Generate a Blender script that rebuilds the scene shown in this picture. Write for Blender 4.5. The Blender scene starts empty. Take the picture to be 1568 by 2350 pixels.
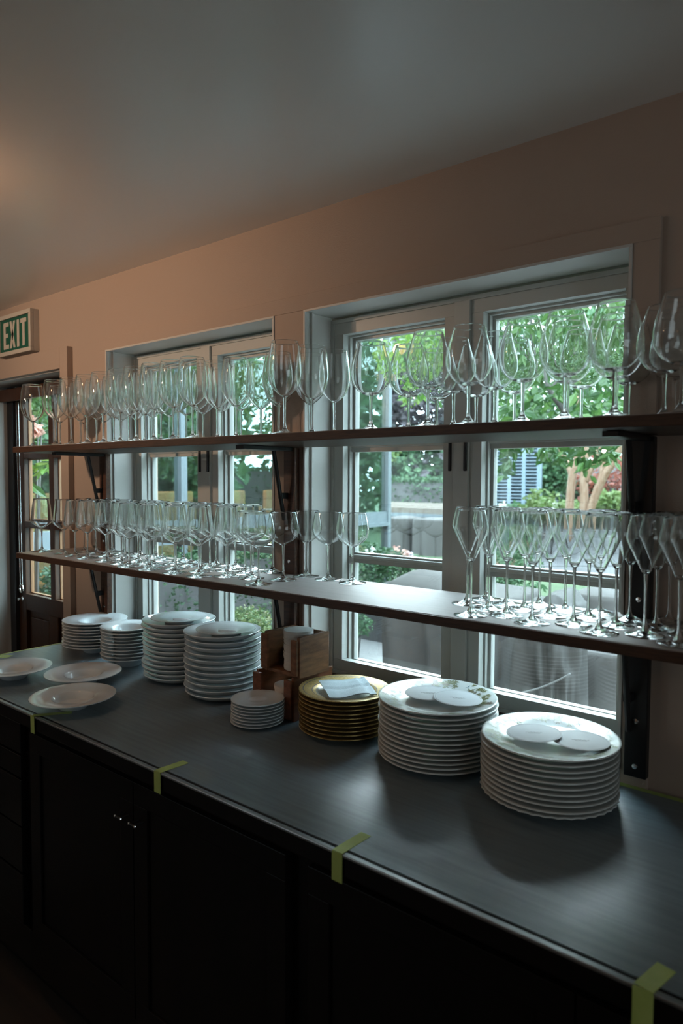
import bpy, bmesh, math, random
import numpy as np
from mathutils import Vector, Matrix
R = math.radians
PI = math.pi
sc = bpy.context.scene
col = sc.collection
rnd = random.Random(7)
ZC = 0.915            # counter height above the floor; all z below are measured from the counter top, shifted at the end

# ------------------------------------------------------------------ camera
YAW, PITCH, ROLL, LENS, CD, CZ = 0.6882, 0.0490, 0.0043, 24.528, 1.5895, 0.68
FPX = LENS / 36 * 2350
fw = Vector((-math.sin(YAW) * math.cos(PITCH), math.cos(YAW) * math.cos(PITCH), -math.sin(PITCH)))
r0 = Vector((math.cos(YAW), math.sin(YAW), 0)); u0 = r0.cross(fw)
cr, sr = math.cos(ROLL), math.sin(ROLL)
rt = cr * r0 + sr * u0; up = -sr * r0 + cr * u0
CAM = Vector((0, -CD, CZ))
cam = bpy.data.cameras.new('camera'); camo = bpy.data.objects.new('camera', cam); col.objects.link(camo)
camo.matrix_world = Matrix(((rt.x, up.x, -fw.x, CAM.x), (rt.y, up.y, -fw.y, CAM.y), (rt.z, up.z, -fw.z, CAM.z), (0, 0, 0, 1)))
cam.sensor_fit = 'VERTICAL'; cam.sensor_height = 36; cam.lens = LENS
cam.clip_start = .02; cam.clip_end = 300
cam.dof.use_dof = True; cam.dof.focus_distance = 2.2; cam.dof.aperture_fstop = 3.5
sc.camera = camo


def ray(px, py): return fw + rt * ((px - 784) / FPX) - up * ((py - 1175) / FPX)
def ony(px, py, y): d = ray(px, py); return CAM + d * ((y - CAM.y) / d.y)
def onz(px, py, z): d = ray(px, py); return CAM + d * ((z - CAM.z) / d.z)


# ------------------------------------------------------------------ materials
MATS = {}
def newmat(name):
    m = bpy.data.materials.new(name); m.use_nodes = True
    nt = m.node_tree; nt.nodes.clear(); return m, nt
def N(nt, t, **kw):
    n = nt.nodes.new(t)
    for k, v in kw.items():
        if k.startswith('i_'):
            n.inputs[k[2:].replace('_', ' ')].default_value = v
        else: setattr(n, k, v)
    return n
def L(nt, a, b): nt.links.new(a, b)
def ramp(nt, src, stops, interp='LINEAR'):
    r = N(nt, 'ShaderNodeValToRGB'); r.color_ramp.interpolation = interp
    e = r.color_ramp.elements
    while len(e) < len(stops): e.new(.5)
    for i, (p, c) in enumerate(stops): e[i].position = p; e[i].color = (*c, 1)
    L(nt, src, r.inputs[0]); return r
def pbr(name, c, rough=.5, c2=None, nscale=8, stretch=(1, 1, 1), bump=0, bscale=60, metal=0, spec=.5, coat=0, detail=4, bdist=.002):
    m, nt = newmat(name)
    o = N(nt, 'ShaderNodeOutputMaterial'); b = N(nt, 'ShaderNodeBsdfPrincipled')
    b.inputs['Base Color'].default_value = (*c, 1); b.inputs['Roughness'].default_value = rough
    b.inputs['Metallic'].default_value = metal; b.inputs['Specular IOR Level'].default_value = spec
    b.inputs['Coat Weight'].default_value = coat; b.inputs['Coat Roughness'].default_value = .06
    L(nt, b.outputs[0], o.inputs[0])
    tc = N(nt, 'ShaderNodeTexCoord'); mp = N(nt, 'ShaderNodeMapping'); mp.inputs['Scale'].default_value = stretch
    L(nt, tc.outputs['Object'], mp.inputs[0])
    if c2 is not None:
        n = N(nt, 'ShaderNodeTexNoise', i_Scale=nscale, i_Detail=detail); L(nt, mp.outputs[0], n.inputs['Vector'])
        r = ramp(nt, n.outputs[0], [(.3, c), (.7, c2)]); L(nt, r.outputs[0], b.inputs['Base Color'])
    if bump:
        n2 = N(nt, 'ShaderNodeTexNoise', i_Scale=bscale, i_Detail=3); L(nt, mp.outputs[0], n2.inputs['Vector'])
        bp = N(nt, 'ShaderNodeBump', i_Strength=bump, i_Distance=bdist); L(nt, n2.outputs[0], bp.inputs['Height']); L(nt, bp.outputs[0], b.inputs['Normal'])
    MATS[name] = m; return m
M = MATS
pbr('wall_paint', (.42, .33, .27), .6, bump=.25, bscale=260, spec=.3)
pbr('ceiling_paint', (.88, .88, .85), .30, bump=.2, bscale=90, spec=1.0, bdist=.001)
pbr('trim_paint', (.56, .55, .52), .35, spec=.4)
pbr('window_paint', (.50, .51, .48), .35, spec=.4)
pbr('dark_floor', (.02, .018, .016), .5, c2=(.035, .028, .022), nscale=3, stretch=(.5, 8, 1))
pbr('dark_wood', (.045, .018, .010), .42, c2=(.10, .04, .02), nscale=14, stretch=(1, 9, 9), bump=.2)
pbr('door_wood', (.038, .015, .007), .38, c2=(.075, .031, .014), nscale=16, stretch=(9, 9, 1), bump=.15)
pbr('door_bead_wood', (.22, .105, .05), .4, c2=(.30, .15, .07), nscale=16, stretch=(9, 9, 1))
pbr('shelf_wood', (.0288, .0120, .0056), .45, c2=(.0664, .0288, .0136), nscale=22, stretch=(1.2, 12, 14), bump=.2)
pbr('box_wood', (.11, .042, .016), .45, c2=(.24, .105, .042), nscale=10, stretch=(6, 2, 10), bump=.25, bscale=90)
pbr('box_red_wood', (.10, .032, .014), .38, c2=(.22, .075, .03), nscale=9, stretch=(6, 2, 10), bump=.2, bscale=90)
pbr('cabinet_lacquer', (.004, .0035, .0035), .3, c2=(.007, .005, .0045), nscale=9, stretch=(1, 1, .2), spec=.25)
pbr('black_metal', (.012, .012, .013), .42, bump=.1, metal=.3)
pbr('grey_metal', (.45, .46, .46), .3, metal=.9)
pbr('chrome', (.8, .8, .8), .15, metal=1)
pbr('copper', (.75, .30, .12), .3, metal=1)
pbr('porcelain', (.74, .80, .82), .14, spec=.6, c2=(.70, .765, .79), nscale=5)
pbr('card_stock', (.62, .64, .65), .8)
pbr('paper', (.80, .82, .83), .8, bump=.2, bscale=200)
pbr('coaster_card', (.72, .72, .69), .85, c2=(.64, .64, .61), nscale=30)
pbr('pale_card', (.70, .60, .52), .85)
pbr('grey_print', (.45, .46, .46), .8)
pbr('linen', (.46, .54, .58), .85, c2=(.40, .48, .52), nscale=60, bump=.4, bscale=500)
pbr('green_tape', (.36, .47, .12), .55, c2=(.42, .53, .16), nscale=40)
pbr('sign_white', (.52, .48, .42), .5)
pbr('sign_green', (.012, .10, .065), .4)
pbr('roller_black', (.012, .012, .014), .6)
pbr('chain_metal', (.7, .72, .72), .25, metal=1)
pbr('patio_stone', (.24, .225, .22), .8, c2=(.30, .285, .28), nscale=2.5, bump=.3)
pbr('path_stone', (.062, .058, .061), .8, c2=(.082, .077, .080), nscale=2.5)
pbr('lawn_green', (.036, .062, .022), .9, c2=(.054, .086, .032), nscale=7)
pbr('cover_fabric', (.052, .045, .041), .8, c2=(.070, .062, .057), nscale=5, bump=.3, bscale=300)
pbr('cover_dark', (.034, .030, .027), .7, c2=(.050, .044, .040), nscale=5, bump=.3, bscale=300)
pbr('cover_piping', (.15, .145, .14), .7)
pbr('bark', (.155, .068, .032), .65, c2=(.27, .175, .12), nscale=10, stretch=(6, 6, .8), bump=.3, bscale=20)
pbr('dark_bark', (.05, .045, .04), .8, c2=(.10, .09, .08), nscale=12, bump=.6, bscale=30)
pbr('louvre_paint', (.15, .195, .235), .5)
pbr('louvre_dark', (.05, .07, .08), .8)
pbr('garden_wall_paint', (.115, .122, .130), .8, c2=(.144, .151, .151), nscale=3)
pbr('deck_plank', (.11, .082, .060), .7, c2=(.15, .12, .095), nscale=4, stretch=(1, 8, 8))
pbr('edging', (.07, .065, .065), .8)
pbr('wing_metal', (.122, .144, .158), .4)
pbr('wing_inside', (.035, .05, .05), .8)
pbr('tan_seat', (.62, .31, .12), .7, c2=(.70, .38, .17), nscale=6)
pbr('pebble', (.35, .34, .33), .8)
pbr('sofa_base_dark', (.03, .035, .04), .8)  # even dark tone of the block under the seating cover


def leafmat(name, cols, rough=.45, trans=.35):
    m, nt = newmat(name)
    o = N(nt, 'ShaderNodeOutputMaterial'); g = N(nt, 'ShaderNodeNewGeometry')
    r = ramp(nt, g.outputs['Random Per Island'], [(i / max(1, len(cols) - 1), c) for i, c in enumerate(cols)])
    b = N(nt, 'ShaderNodeBsdfPrincipled', i_Roughness=rough); L(nt, r.outputs[0], b.inputs['Base Color'])
    t = N(nt, 'ShaderNodeBsdfTranslucent'); L(nt, r.outputs[0], t.inputs[0])
    x = N(nt, 'ShaderNodeMixShader', i_Fac=trans); L(nt, b.outputs[0], x.inputs[1]); L(nt, t.outputs[0], x.inputs[2]); L(nt, x.outputs[0], o.inputs[0])
    MATS[name] = m
leafmat('tree_leaf', [(.019, .060, .013), (.033, .089, .019), (.052, .122, .026), (.081, .156, .037), (.026, .071, .019)], .32)
leafmat('spring_leaf', [(.051, .134, .020), (.103, .196, .031), (.175, .257, .046), (.077, .165, .031)], .4, .45)
leafmat('hedge_leaf', [(.020, .059, .023), (.033, .086, .033), (.053, .112, .040)], .5)
leafmat('box_leaf', [(.046, .099, .033), (.092, .158, .046), (.198, .224, .079), (.059, .125, .040), (.264, .238, .132)], .5)
leafmat('plum_leaf', [(.051, .044, .051), (.083, .067, .077), (.108, .093, .103), (.067, .072, .072)], .5)
leafmat('mid_leaf', [(.036, .093, .041), (.057, .129, .057), (.087, .165, .072), (.046, .108, .051)], .5)
leafmat('red_leaf', [(.198, .046, .033), (.277, .086, .059), (.330, .132, .092)], .5)
leafmat('grass_leaf', [(.077, .131, .031), (.115, .162, .046), (.147, .178, .070)], .6)
leafmat('white_petal', [(.585, .577, .515), (.624, .608, .577)], .6)
leafmat('pink_petal', [(.562, .281, .218), (.585, .390, .328), (.546, .218, .172)], .6)
leafmat('lilac_petal', [(.429, .406, .530), (.562, .546, .593)], .6)


def glassmat(name, tint=(1, 1, 1), ior=1.5):
    m, nt = newmat(name); o = N(nt, 'ShaderNodeOutputMaterial'); g = N(nt, 'ShaderNodeBsdfGlass', i_IOR=ior, i_Roughness=0.0)
    g.inputs[0].default_value = (*tint, 1); L(nt, g.outputs[0], o.inputs[0]); MATS[name] = m
glassmat('crystal', (.997, 1.0, .998), 1.5)


def panemat(name, tint, refl=1.0, rough=0.0):
    m, nt = newmat(name); o = N(nt, 'ShaderNodeOutputMaterial')
    t = N(nt, 'ShaderNodeBsdfTransparent'); t.inputs[0].default_value = (*tint, 1)
    g = N(nt, 'ShaderNodeBsdfGlossy', i_Roughness=rough); g.inputs[0].default_value = (refl, refl, refl, 1)
    lw = N(nt, 'ShaderNodeLayerWeight'); p5 = N(nt, 'ShaderNodeMath', operation='POWER'); p5.inputs[1].default_value = 5.0; L(nt, lw.outputs['Facing'], p5.inputs[0])
    f = N(nt, 'ShaderNodeMath', operation='MULTIPLY_ADD'); f.inputs[1].default_value = .95; f.inputs[2].default_value = .04; L(nt, p5.outputs[0], f.inputs[0]); x = N(nt, 'ShaderNodeMixShader')
    L(nt, f.outputs[0], x.inputs[0]); L(nt, t.outputs[0], x.inputs[1]); L(nt, g.outputs[0], x.inputs[2]); L(nt, x.outputs[0], o.inputs[0]); MATS[name] = m
panemat('window_glass', (.955, .975, .97))
panemat('door_glass', (.93, .96, .95))


def wingmat():
    m, nt = newmat('wing_glass'); o = N(nt, 'ShaderNodeOutputMaterial')
    t = N(nt, 'ShaderNodeBsdfTransparent'); t.inputs[0].default_value = (.84, .90, .89, 1)
    g = N(nt, 'ShaderNodeBsdfGlossy', i_Roughness=.01); g.inputs[0].default_value = (.80, .95, .92, 1)
    x = N(nt, 'ShaderNodeMixShader', i_Fac=.30)
    L(nt, t.outputs[0], x.inputs[1]); L(nt, g.outputs[0], x.inputs[2]); L(nt, x.outputs[0], o.inputs[0]); MATS['wing_glass'] = m
wingmat()


def screenmat():
    # insect screen: fine wire grid, open most of the way
    m, nt = newmat('insect_mesh'); o = N(nt, 'ShaderNodeOutputMaterial')
    tc = N(nt, 'ShaderNodeTexCoord')
    fac = None
    for ax in ('X', 'Z'):
        w = N(nt, 'ShaderNodeTexWave', wave_type='BANDS', bands_direction=ax, wave_profile='SIN'); w.inputs['Scale'].default_value = 200
        L(nt, tc.outputs['Object'], w.inputs['Vector'])
        gt = N(nt, 'ShaderNodeMath', operation='GREATER_THAN'); gt.inputs[1].default_value = .96; L(nt, w.outputs[1], gt.inputs[0])
        if fac is None: fac = gt
        else:
            mx = N(nt, 'ShaderNodeMath', operation='MAXIMUM'); L(nt, fac.outputs[0], mx.inputs[0]); L(nt, gt.outputs[0], mx.inputs[1]); fac = mx
    t = N(nt, 'ShaderNodeBsdfTransparent'); d = N(nt, 'ShaderNodeBsdfDiffuse'); d.inputs[0].default_value = (.030, .033, .035, 1)
    x = N(nt, 'ShaderNodeMixShader'); L(nt, fac.outputs[0], x.inputs[0]); L(nt, t.outputs[0], x.inputs[1]); L(nt, d.outputs[0], x.inputs[2])
    L(nt, x.outputs[0], o.inputs[0]); MATS['insect_mesh'] = m
screenmat()


def wovenmat(name, c1, c2, scale, rough=.5, spec=.5):
    m, nt = newmat(name); o = N(nt, 'ShaderNodeOutputMaterial'); b = N(nt, 'ShaderNodeBsdfPrincipled', i_Roughness=rough)
    b.inputs['Specular IOR Level'].default_value = spec
    tc = N(nt, 'ShaderNodeTexCoord')
    w = N(nt, 'ShaderNodeTexWave', wave_type='BANDS', bands_direction='X', i_Scale=scale); L(nt, tc.outputs['Object'], w.inputs['Vector'])
    w2 = N(nt, 'ShaderNodeTexWave', wave_type='BANDS', bands_direction='Y', i_Scale=scale); L(nt, tc.outputs['Object'], w2.inputs['Vector'])
    mp = N(nt, 'ShaderNodeMapping'); mp.inputs['Scale'].default_value = (6, 90, 1); L(nt, tc.outputs['Object'], mp.inputs[0])
    n = N(nt, 'ShaderNodeTexNoise', i_Scale=1, i_Detail=5); L(nt, mp.outputs[0], n.inputs['Vector'])
    mul = N(nt, 'ShaderNodeMath', operation='MULTIPLY'); L(nt, w.outputs[1], mul.inputs[0]); L(nt, w2.outputs[1], mul.inputs[1])
    ad = N(nt, 'ShaderNodeMath', operation='ADD'); L(nt, mul.outputs[0], ad.inputs[0]); L(nt, n.outputs[0], ad.inputs[1])
    r = ramp(nt, ad.outputs[0], [(.35, c1), (1.0, c2)]); L(nt, r.outputs[0], b.inputs['Base Color'])
    bp = N(nt, 'ShaderNodeBump', i_Strength=.18, i_Distance=.0006); L(nt, ad.outputs[0], bp.inputs['Height']); L(nt, bp.outputs[0], b.inputs['Normal'])
    L(nt, b.outputs[0], o.inputs[0]); MATS[name] = m
wovenmat('mat_weave', (.085, .117, .134), (.20, .258, .288), 170, .29, 1.0)
wovenmat('liner_weave', (.30, .27, .25), (.40, .37, .35), 200, .5, .4)


def goldmat():
    # gilt rim, two blue rings, pale well: rings by radius on the plate
    m, nt = newmat('gilt_glaze'); o = N(nt, 'ShaderNodeOutputMaterial'); b = N(nt, 'ShaderNodeBsdfPrincipled', i_Roughness=.32)
    tc = N(nt, 'ShaderNodeTexCoord'); sp = N(nt, 'ShaderNodeSeparateXYZ'); L(nt, tc.outputs['Object'], sp.inputs[0])
    cx = N(nt, 'ShaderNodeCombineXYZ'); L(nt, sp.outputs[0], cx.inputs[0]); L(nt, sp.outputs[1], cx.inputs[1])
    ln = N(nt, 'ShaderNodeVectorMath', operation='LENGTH'); L(nt, cx.outputs[0], ln.inputs[0])
    mu = N(nt, 'ShaderNodeMath', operation='DIVIDE'); mu.inputs[1].default_value = .125; L(nt, ln.outputs['Value'], mu.inputs[0])
    gold = (.50, .36, .14); blue = (.03, .06, .19); pale = (.60, .62, .58)
    r = ramp(nt, mu.outputs[0], [(0, pale), (.62, gold), (.69, blue), (.705, gold), (.885, blue), (.90, gold)], 'CONSTANT')
    n = N(nt, 'ShaderNodeTexNoise', i_Scale=420, i_Detail=2); L(nt, tc.outputs['Object'], n.inputs['Vector'])
    mx = N(nt, 'ShaderNodeMix', data_type='RGBA', blend_type='MULTIPLY'); mx.inputs[0].default_value = .75
    rr = ramp(nt, n.outputs[0], [(.38, (.45, .42, .36)), (.58, (1.1, 1.1, 1.0))])
    L(nt, r.outputs[0], mx.inputs[6]); L(nt, rr.outputs[0], mx.inputs[7]); L(nt, mx.outputs[2], b.inputs['Base Color'])
    r2 = ramp(nt, mu.outputs[0], [(0, (0, 0, 0)), (.62, (.55,) * 3)], 'CONSTANT'); L(nt, r2.outputs[0], b.inputs['Metallic'])
    L(nt, b.outputs[0], o.inputs[0]); MATS['gilt_glaze'] = m
goldmat()
pbr('china', (.72, .75, .73), .12, spec=.6)
pbr('sprig_olive', (.16, .17, .065), .3)
pbr('sprig_brown', (.14, .10, .06), .3)
pbr('sprig_red', (.36, .14, .10), .3)
pbr('sprig_teal', (.08, .20, .26), .3)


# ------------------------------------------------------------------ mesh helpers
class MB:
    def __init__(s): s.v, s.f, s.m = [], [], []
    def add(s, vs, fs, mi=0):
        o = len(s.v); s.v += [tuple(v) for v in vs]; s.f += [tuple(i + o for i in f) for f in fs]; s.m += [mi] * len(fs)
        return s
    def box(s, x0, x1, y0, y1, z0, z1, mi=0, T=None):
        vs = [Vector((x, y, z)) for x in (x0, x1) for y in (y0, y1) for z in (z0, z1)]
        if T is not None: vs = [T @ v for v in vs]
        return s.add(vs, [(0, 1, 3, 2), (4, 6, 7, 5), (0, 4, 5, 1), (2, 3, 7, 6), (0, 2, 6, 4), (1, 5, 7, 3)], mi)
    def lathe(s, prof, n=32, c=(0, 0, 0), mi=0, a0=0):
        vs, fs, rows = [], [], []
        for r, z in prof:
            if r < 1e-6: rows.append([len(vs)]); vs.append((c[0], c[1], c[2] + z))
            else:
                rows.append(list(range(len(vs), len(vs) + n)))
                vs += [(c[0] + r * math.cos(2 * PI * k / n + a0), c[1] + r * math.sin(2 * PI * k / n + a0), c[2] + z) for k in range(n)]
        for a, b in zip(rows, rows[1:]):
            for k in range(n):
                k2 = (k + 1) % n
                if len(a) == 1 and len(b) == 1: continue
                if len(a) == 1: fs.append((a[0], b[k2], b[k]))
                elif len(b) == 1: fs.append((a[k], a[k2], b[0]))
                else: fs.append((a[k], a[k2], b[k2], b[k]))
        return s.add(vs, fs, mi)
    def tube(s, pts, rad, n=10, mi=0, caps=True):
        pts = [Vector(p) for p in pts]; rads = [float(q_) for q_ in rad] if isinstance(rad, (list, tuple)) else [float(rad)] * len(pts)
        vs, fs = [], []; prev = None
        for i, p in enumerate(pts):
            t = (pts[min(i + 1, len(pts) - 1)] - pts[max(i - 1, 0)]).normalized()
            a = Vector((0, 0, 1)) if abs(t.z) < .9 else Vector((1, 0, 0))
            if prev is not None: a = prev
            u = (a - t * a.dot(t)).normalized(); w = t.cross(u); prev = u
            vs += [p + rads[i] * (math.cos(2 * PI * k / n) * u + math.sin(2 * PI * k / n) * w) for k in range(n)]
        for i in range(len(pts) - 1):
            for k in range(n):
                a, b = i * n + k, i * n + (k + 1) % n; fs.append((a, b, b + n, a + n))
        if caps: fs += [tuple(reversed(range(n))), tuple(range((len(pts) - 1) * n, len(pts) * n))]
        return s.add(vs, fs, mi)
    def prism(s, poly, y0, y1, mi=0):       # poly in (x, z), extruded along y
        n = len(poly); vs = [(x, y0, z) for x, z in poly] + [(x, y1, z) for x, z in poly]
        fs = [tuple(range(n)), tuple(reversed(range(n, 2 * n)))] + [(i, i + n, (i + 1) % n + n, (i + 1) % n) for i in range(n)]
        return s.add(vs, fs, mi)
    def zprism(s, poly, z0, z1, mi=0):
        n = len(poly); vs = [(x, y, z0) for x, y in poly] + [(x, y, z1) for x, y in poly]
        fs = [tuple(reversed(range(n))), tuple(range(n, 2 * n))] + [(i, (i + 1) % n, (i + 1) % n + n, i + n) for i in range(n)]
        return s.add(vs, fs, mi)
    def ball(s, c, r, n=10, mi=0, sq=(1, 1, 1)):
        prof = [(r * math.sin(PI * k / n), -r * math.cos(PI * k / n)) for k in range(n + 1)]
        prof[0] = (0, -r); prof[-1] = (0, r)
        o = len(s.v); s.lathe(prof, n + 2, (0, 0, 0), mi)
        for i in range(o, len(s.v)): v = s.v[i]; s.v[i] = (v[0] * sq[0] + c[0], v[1] * sq[1] + c[1], v[2] * sq[2] + c[2])
        return s
    def build(s, name, mats, parent=None, smooth=False, bevel=0, loc=None):
        me = bpy.data.meshes.new(name); me.from_pydata([tuple(v) for v in s.v], [], s.f); me.update()
        for m in (mats if isinstance(mats, (list, tuple)) else [mats]): me.materials.append(MATS[m])
        if any(s.m): me.polygons.foreach_set('material_index', s.m)
        bm = bmesh.new(); bm.from_mesh(me); bmesh.ops.recalc_face_normals(bm, faces=bm.faces)
        if bevel:
            es = [e for e in bm.edges if len(e.link_faces) == 2 and e.calc_face_angle(0) > .7]
            bmesh.ops.bevel(bm, geom=es, offset=bevel, segments=2, affect='EDGES', profile=.6, clamp_overlap=True)
        bm.to_mesh(me); bm.free()
        if smooth: me.shade_smooth() if smooth is True else me.set_sharp_from_angle(angle=smooth)
        if smooth is not True and smooth: me.shade_smooth(); me.set_sharp_from_angle(angle=smooth)
        o = bpy.data.objects.new(name, me); col.objects.link(o)
        if parent is not None: o.parent = parent
        if loc is not None: o.location = loc
        return o


def empty(name, loc=(0, 0, 0), rz=0):
    o = bpy.data.objects.new(name, None); col.objects.link(o); o.location = loc; o.rotation_euler.z = rz
    o.empty_display_size = .05; return o
def tag(o, label=None, cat=None, group=None, kind=None):
    if label: o['label'] = label
    if cat: o['category'] = cat
    if group: o['group'] = group
    if kind: o['kind'] = kind
    return o
def copy_tree(o, parent=None):
    c = o.copy(); col.objects.link(c)
    if parent is not None: c.parent = parent
    for ch in list(o.children): copy_tree(ch, c)
    return c
ORD = ['', 'first', 'second', 'third', 'fourth', 'fifth', 'sixth', 'seventh', 'eighth', 'ninth', 'tenth', 'eleventh', 'twelfth', 'thirteenth',
       'fourteenth', 'fifteenth', 'sixteenth', 'seventeenth', 'eighteenth', 'nineteenth', 'twentieth', 'twenty-first', 'twenty-second',
       'twenty-third', 'twenty-fourth', 'twenty-fifth', 'twenty-sixth', 'twenty-seventh', 'twenty-eighth', 'twenty-ninth', 'thirtieth']


# ------------------------------------------------------------------ room shell
ZH = 1.189                     # window head
ZS = 0.045                     # window sill height above the counter
WA = (-2.535, -1.581); WB = (-1.455, -0.490)
DL, DR, ZD = -3.73, -2.88, 1.148
CEIL, FLOOR = 1.485, -ZC
XL, XR, YB, WT = -5.4, 2.3, -4.6, .24

w = MB()
xs = [XL - .2, DL, DR, WA[0], WA[1], WB[0], WB[1], XR + .2]
w.box(xs[0], xs[1], .012, WT, FLOOR, CEIL)
w.box(xs[1], xs[2], .012, WT, ZD, CEIL)
w.box(xs[2], xs[3], .012, WT, FLOOR, CEIL)
for a, b in (WA, WB):
    w.box(a, b, .012, WT, ZH, CEIL); w.box(a, b, .012, WT, FLOOR, ZS)
w.box(WA[1], WB[0], .012, WT, FLOOR, CEIL); w.box(WB[1], xs[7], .012, WT, FLOOR, CEIL)
tag(w.build('wall_window', 'wall_paint'), kind='structure')
tag(MB().box(XL - .2, XL, YB, .012, FLOOR, CEIL).build('wall_left', 'wall_paint'), kind='structure')
tag(MB().box(XR, XR + .2, YB, .012, FLOOR, CEIL).build('wall_right', 'wall_paint'), kind='structure')
w = MB(); w.box(XL - .2, XR + .2, YB - .2, YB, FLOOR, CEIL)
tag(w.build('wall_rear', 'wall_paint'), kind='structure')
tag(MB().box(XL - .2, XR + .2, YB - .2, WT, CEIL, CEIL + .15).build('ceiling', 'ceiling_paint'), kind='structure')
tag(MB().box(XL - .2, XR + .2, YB - .2, WT, FLOOR - .1, FLOOR).build('floor', 'dark_floor'), kind='structure')

# casings (painted like the wall), 12 mm proud of it
t = MB()
t.box(WA[0] - .048, WB[1] + .056, -.004, .012, ZH, ZH + .048)
t.box(WA[0] - .048, WA[0], -.004, .012, ZS - .05, ZH); t.box(WA[1], WB[0], -.004, .012, ZS - .05, ZH); t.box(WB[1], WB[1] + .056, -.004, .012, -.02, ZH)
tag(t.build('trim_1', 'wall_paint', bevel=.0015), kind='structure')
t = MB()      # thin moulding around each opening edge, and the white reveals
for a, b in (WA, WB):
    t.box(a, b, -.008, .004, ZH - .007, ZH); t.box(a, a + .007, -.008, .004, ZS, ZH - .007); t.box(b - .007, b, -.008, .004, ZS, ZH - .007)
    t.box(a, b, .004, .125, ZH - .004, ZH); t.box(a, a + .004, .004, .125, ZS, ZH - .004); t.box(b - .004, b, .004, .125, ZS, ZH - .004)
    t.box(a, a + .012, .02, .026, ZS, ZH - .004)
tag(t.build('trim_2', 'trim_paint', bevel=.0012), kind='structure')
t = MB(); t.box(DR, DR + .062, -.014, .012, FLOOR, ZD + .089).box(DL - .062, DR, -.014, .012, ZD, ZD + .089).box(DL - .062, DL, -.014, .012, FLOOR, ZD)
tag(t.build('trim_3', 'wall_paint', bevel=.002), kind='structure')
t = MB(); t.box(WA[0], WA[1], -.012, .125, ZS - .012, ZS).box(WB[0], WB[1], -.012, .125, ZS - .012, ZS)
tag(t.build('trim_4', 'trim_paint', bevel=.002), kind='structure')


# ------------------------------------------------------------------ windows
def ring(mb, x0, x1, z0, z1, wd, y0, y1):
    mb.box(x0, x1, y0, y1, z1 - wd, z1).box(x0, x1, y0, y1, z0, z0 + wd)
    mb.box(x0, x0 + wd, y0, y1, z0 + wd, z1 - wd).box(x1 - wd, x1, y0, y1, z0 + wd, z1 - wd)
def window(n, X0, X1):
    root = empty('window_%d' % n, (X0, .1, ZS)); root['kind'] = 'structure'
    inv = Matrix.Translation(-Vector((X0, .1, ZS)))
    def put(mb, name, mat, bevel=.0012):
        for i, v in enumerate(mb.v): mb.v[i] = tuple(inv @ Vector(v))
        return mb.build(name, mat, root, bevel=bevel)
    mid = X0 + (X1 - X0) * .497
    z0, z1 = ZS + .004, ZH - .012
    f = MB(); ring(f, X0 + .004, X1 - .004, z0, z1, .012, .118, .2)
    f.box(mid - .024, mid + .024, .112, .2, z0 + .012, z1 - .012)
    put(f, 'window_frame', 'window_paint')
    for a, b in ((X0 + .016, mid - .024), (mid + .024, X1 - .016)):
        s = MB(); ring(s, a, b, z0 + .012, z1 - .012, .036, .122, .15)
        ring(s, a + .030, b - .030, z0 + .022, z1 - .042, .012, .15, .166)
        ring(s, a + .036, b - .036, z0 + .030, z1 - .048, .015, .166, .188)
        put(s, 'sash', 'window_paint')
        m = MB()
        for zz in (.425, .778):
            m.box(a + .04, b - .04, .160, .188, zz - .016, zz + .016); m.tube([(a + .04, .158, zz + .004), (b - .04, .158, zz + .004)], .007, 8)
        put(m, 'muntin', 'window_paint', 0)
        put(MB().box(a + .045, b - .045, .178, .182, z0 + .04, z1 - .05), 'pane', 'window_glass', 0)
        put(MB().box(a + .03, b - .03, .2005, .2012, z0 + .03, z1 - .04), 'insect_screen', 'insect_mesh', 0)
    for dx in (-.034, .014):
        put(MB().box(mid + dx, mid + dx + .008, .104, .112, .70, .83), 'latch', 'black_metal', .002)
window(1, *WA); window(2, *WB)

# ------------------------------------------------------------------ door
door = empty('door_1', (DL, .17, FLOOR)); door['kind'] = 'structure'
def dput(mb, name, mat, bevel=.0015, parent=door, off=Vector((DL, .17, FLOOR))):
    for i, v in enumerate(mb.v): mb.v[i] = tuple(Vector(v) - off)
    return mb.build(name, mat, parent, bevel=bevel)
PX = [(-3.592, -3.335), (-3.290, -3.035)]           # pane columns at y=.17
PZ = [(.065, .415), (.447, .772), (.800, 1.09)]
d = MB()
d.box(-3.665, PX[0][0], .17, .21, FLOOR, ZD); d.box(PX[1][1], DR, .17, .21, FLOOR, ZD)
d.box(PX[0][1], PX[1][0], .17, .21, .065, 1.09)
d.box(PX[0][0], PX[1][1], .17, .21, 1.09, ZD); d.box(PX[0][0], PX[1][1], .17, .21, FLOOR, -.75)
d.box(PX[0][0], PX[1][1], .17, .21, -.02, .065); d.box(PX[0][1] - .02, PX[1][0] + .02, .17, .21, -.75, -.02)
for za, zb in ((.415, .447), (.772, .800)):
    for a, b in PX: d.box(a, b, .17, .21, za, zb)
for a, b in PX: d.box(a, b, .17, .21, -.35, -.28)
dput(d, 'door_frame', 'door_wood', .004)
for a, b in PX:
    for za, zb in PZ:
        g = MB(); ring(g, a, b, za, zb, .006, .196, .213); dput(g, 'glazing_bead', 'door_bead_wood', .002)
        dput(MB().box(a + .004, b - .004, .206, .210, za + .004, zb - .004), 'pane', 'door_glass', 0)
    for za, zb in ((-.28, -.02), (-.75, -.35)):
        p = MB(); p.box(a, b, .19, .2, za, zb); p.box(a + .035, b - .035, .178, .19, za + .035, zb - .035); dput(p, 'raised_panel', 'door_wood', .006)
k = MB(); k.lathe([(0, 0), (.012, 0), (.012, .006), (.006, .01), (.008, .028), (0, .03)], 14)
for i, v in enumerate(k.v): k.v[i] = (v[0] + (-3.62), .17 - v[2], v[1] + .035)
dput(k, 'knob', 'chrome', 0)
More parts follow.
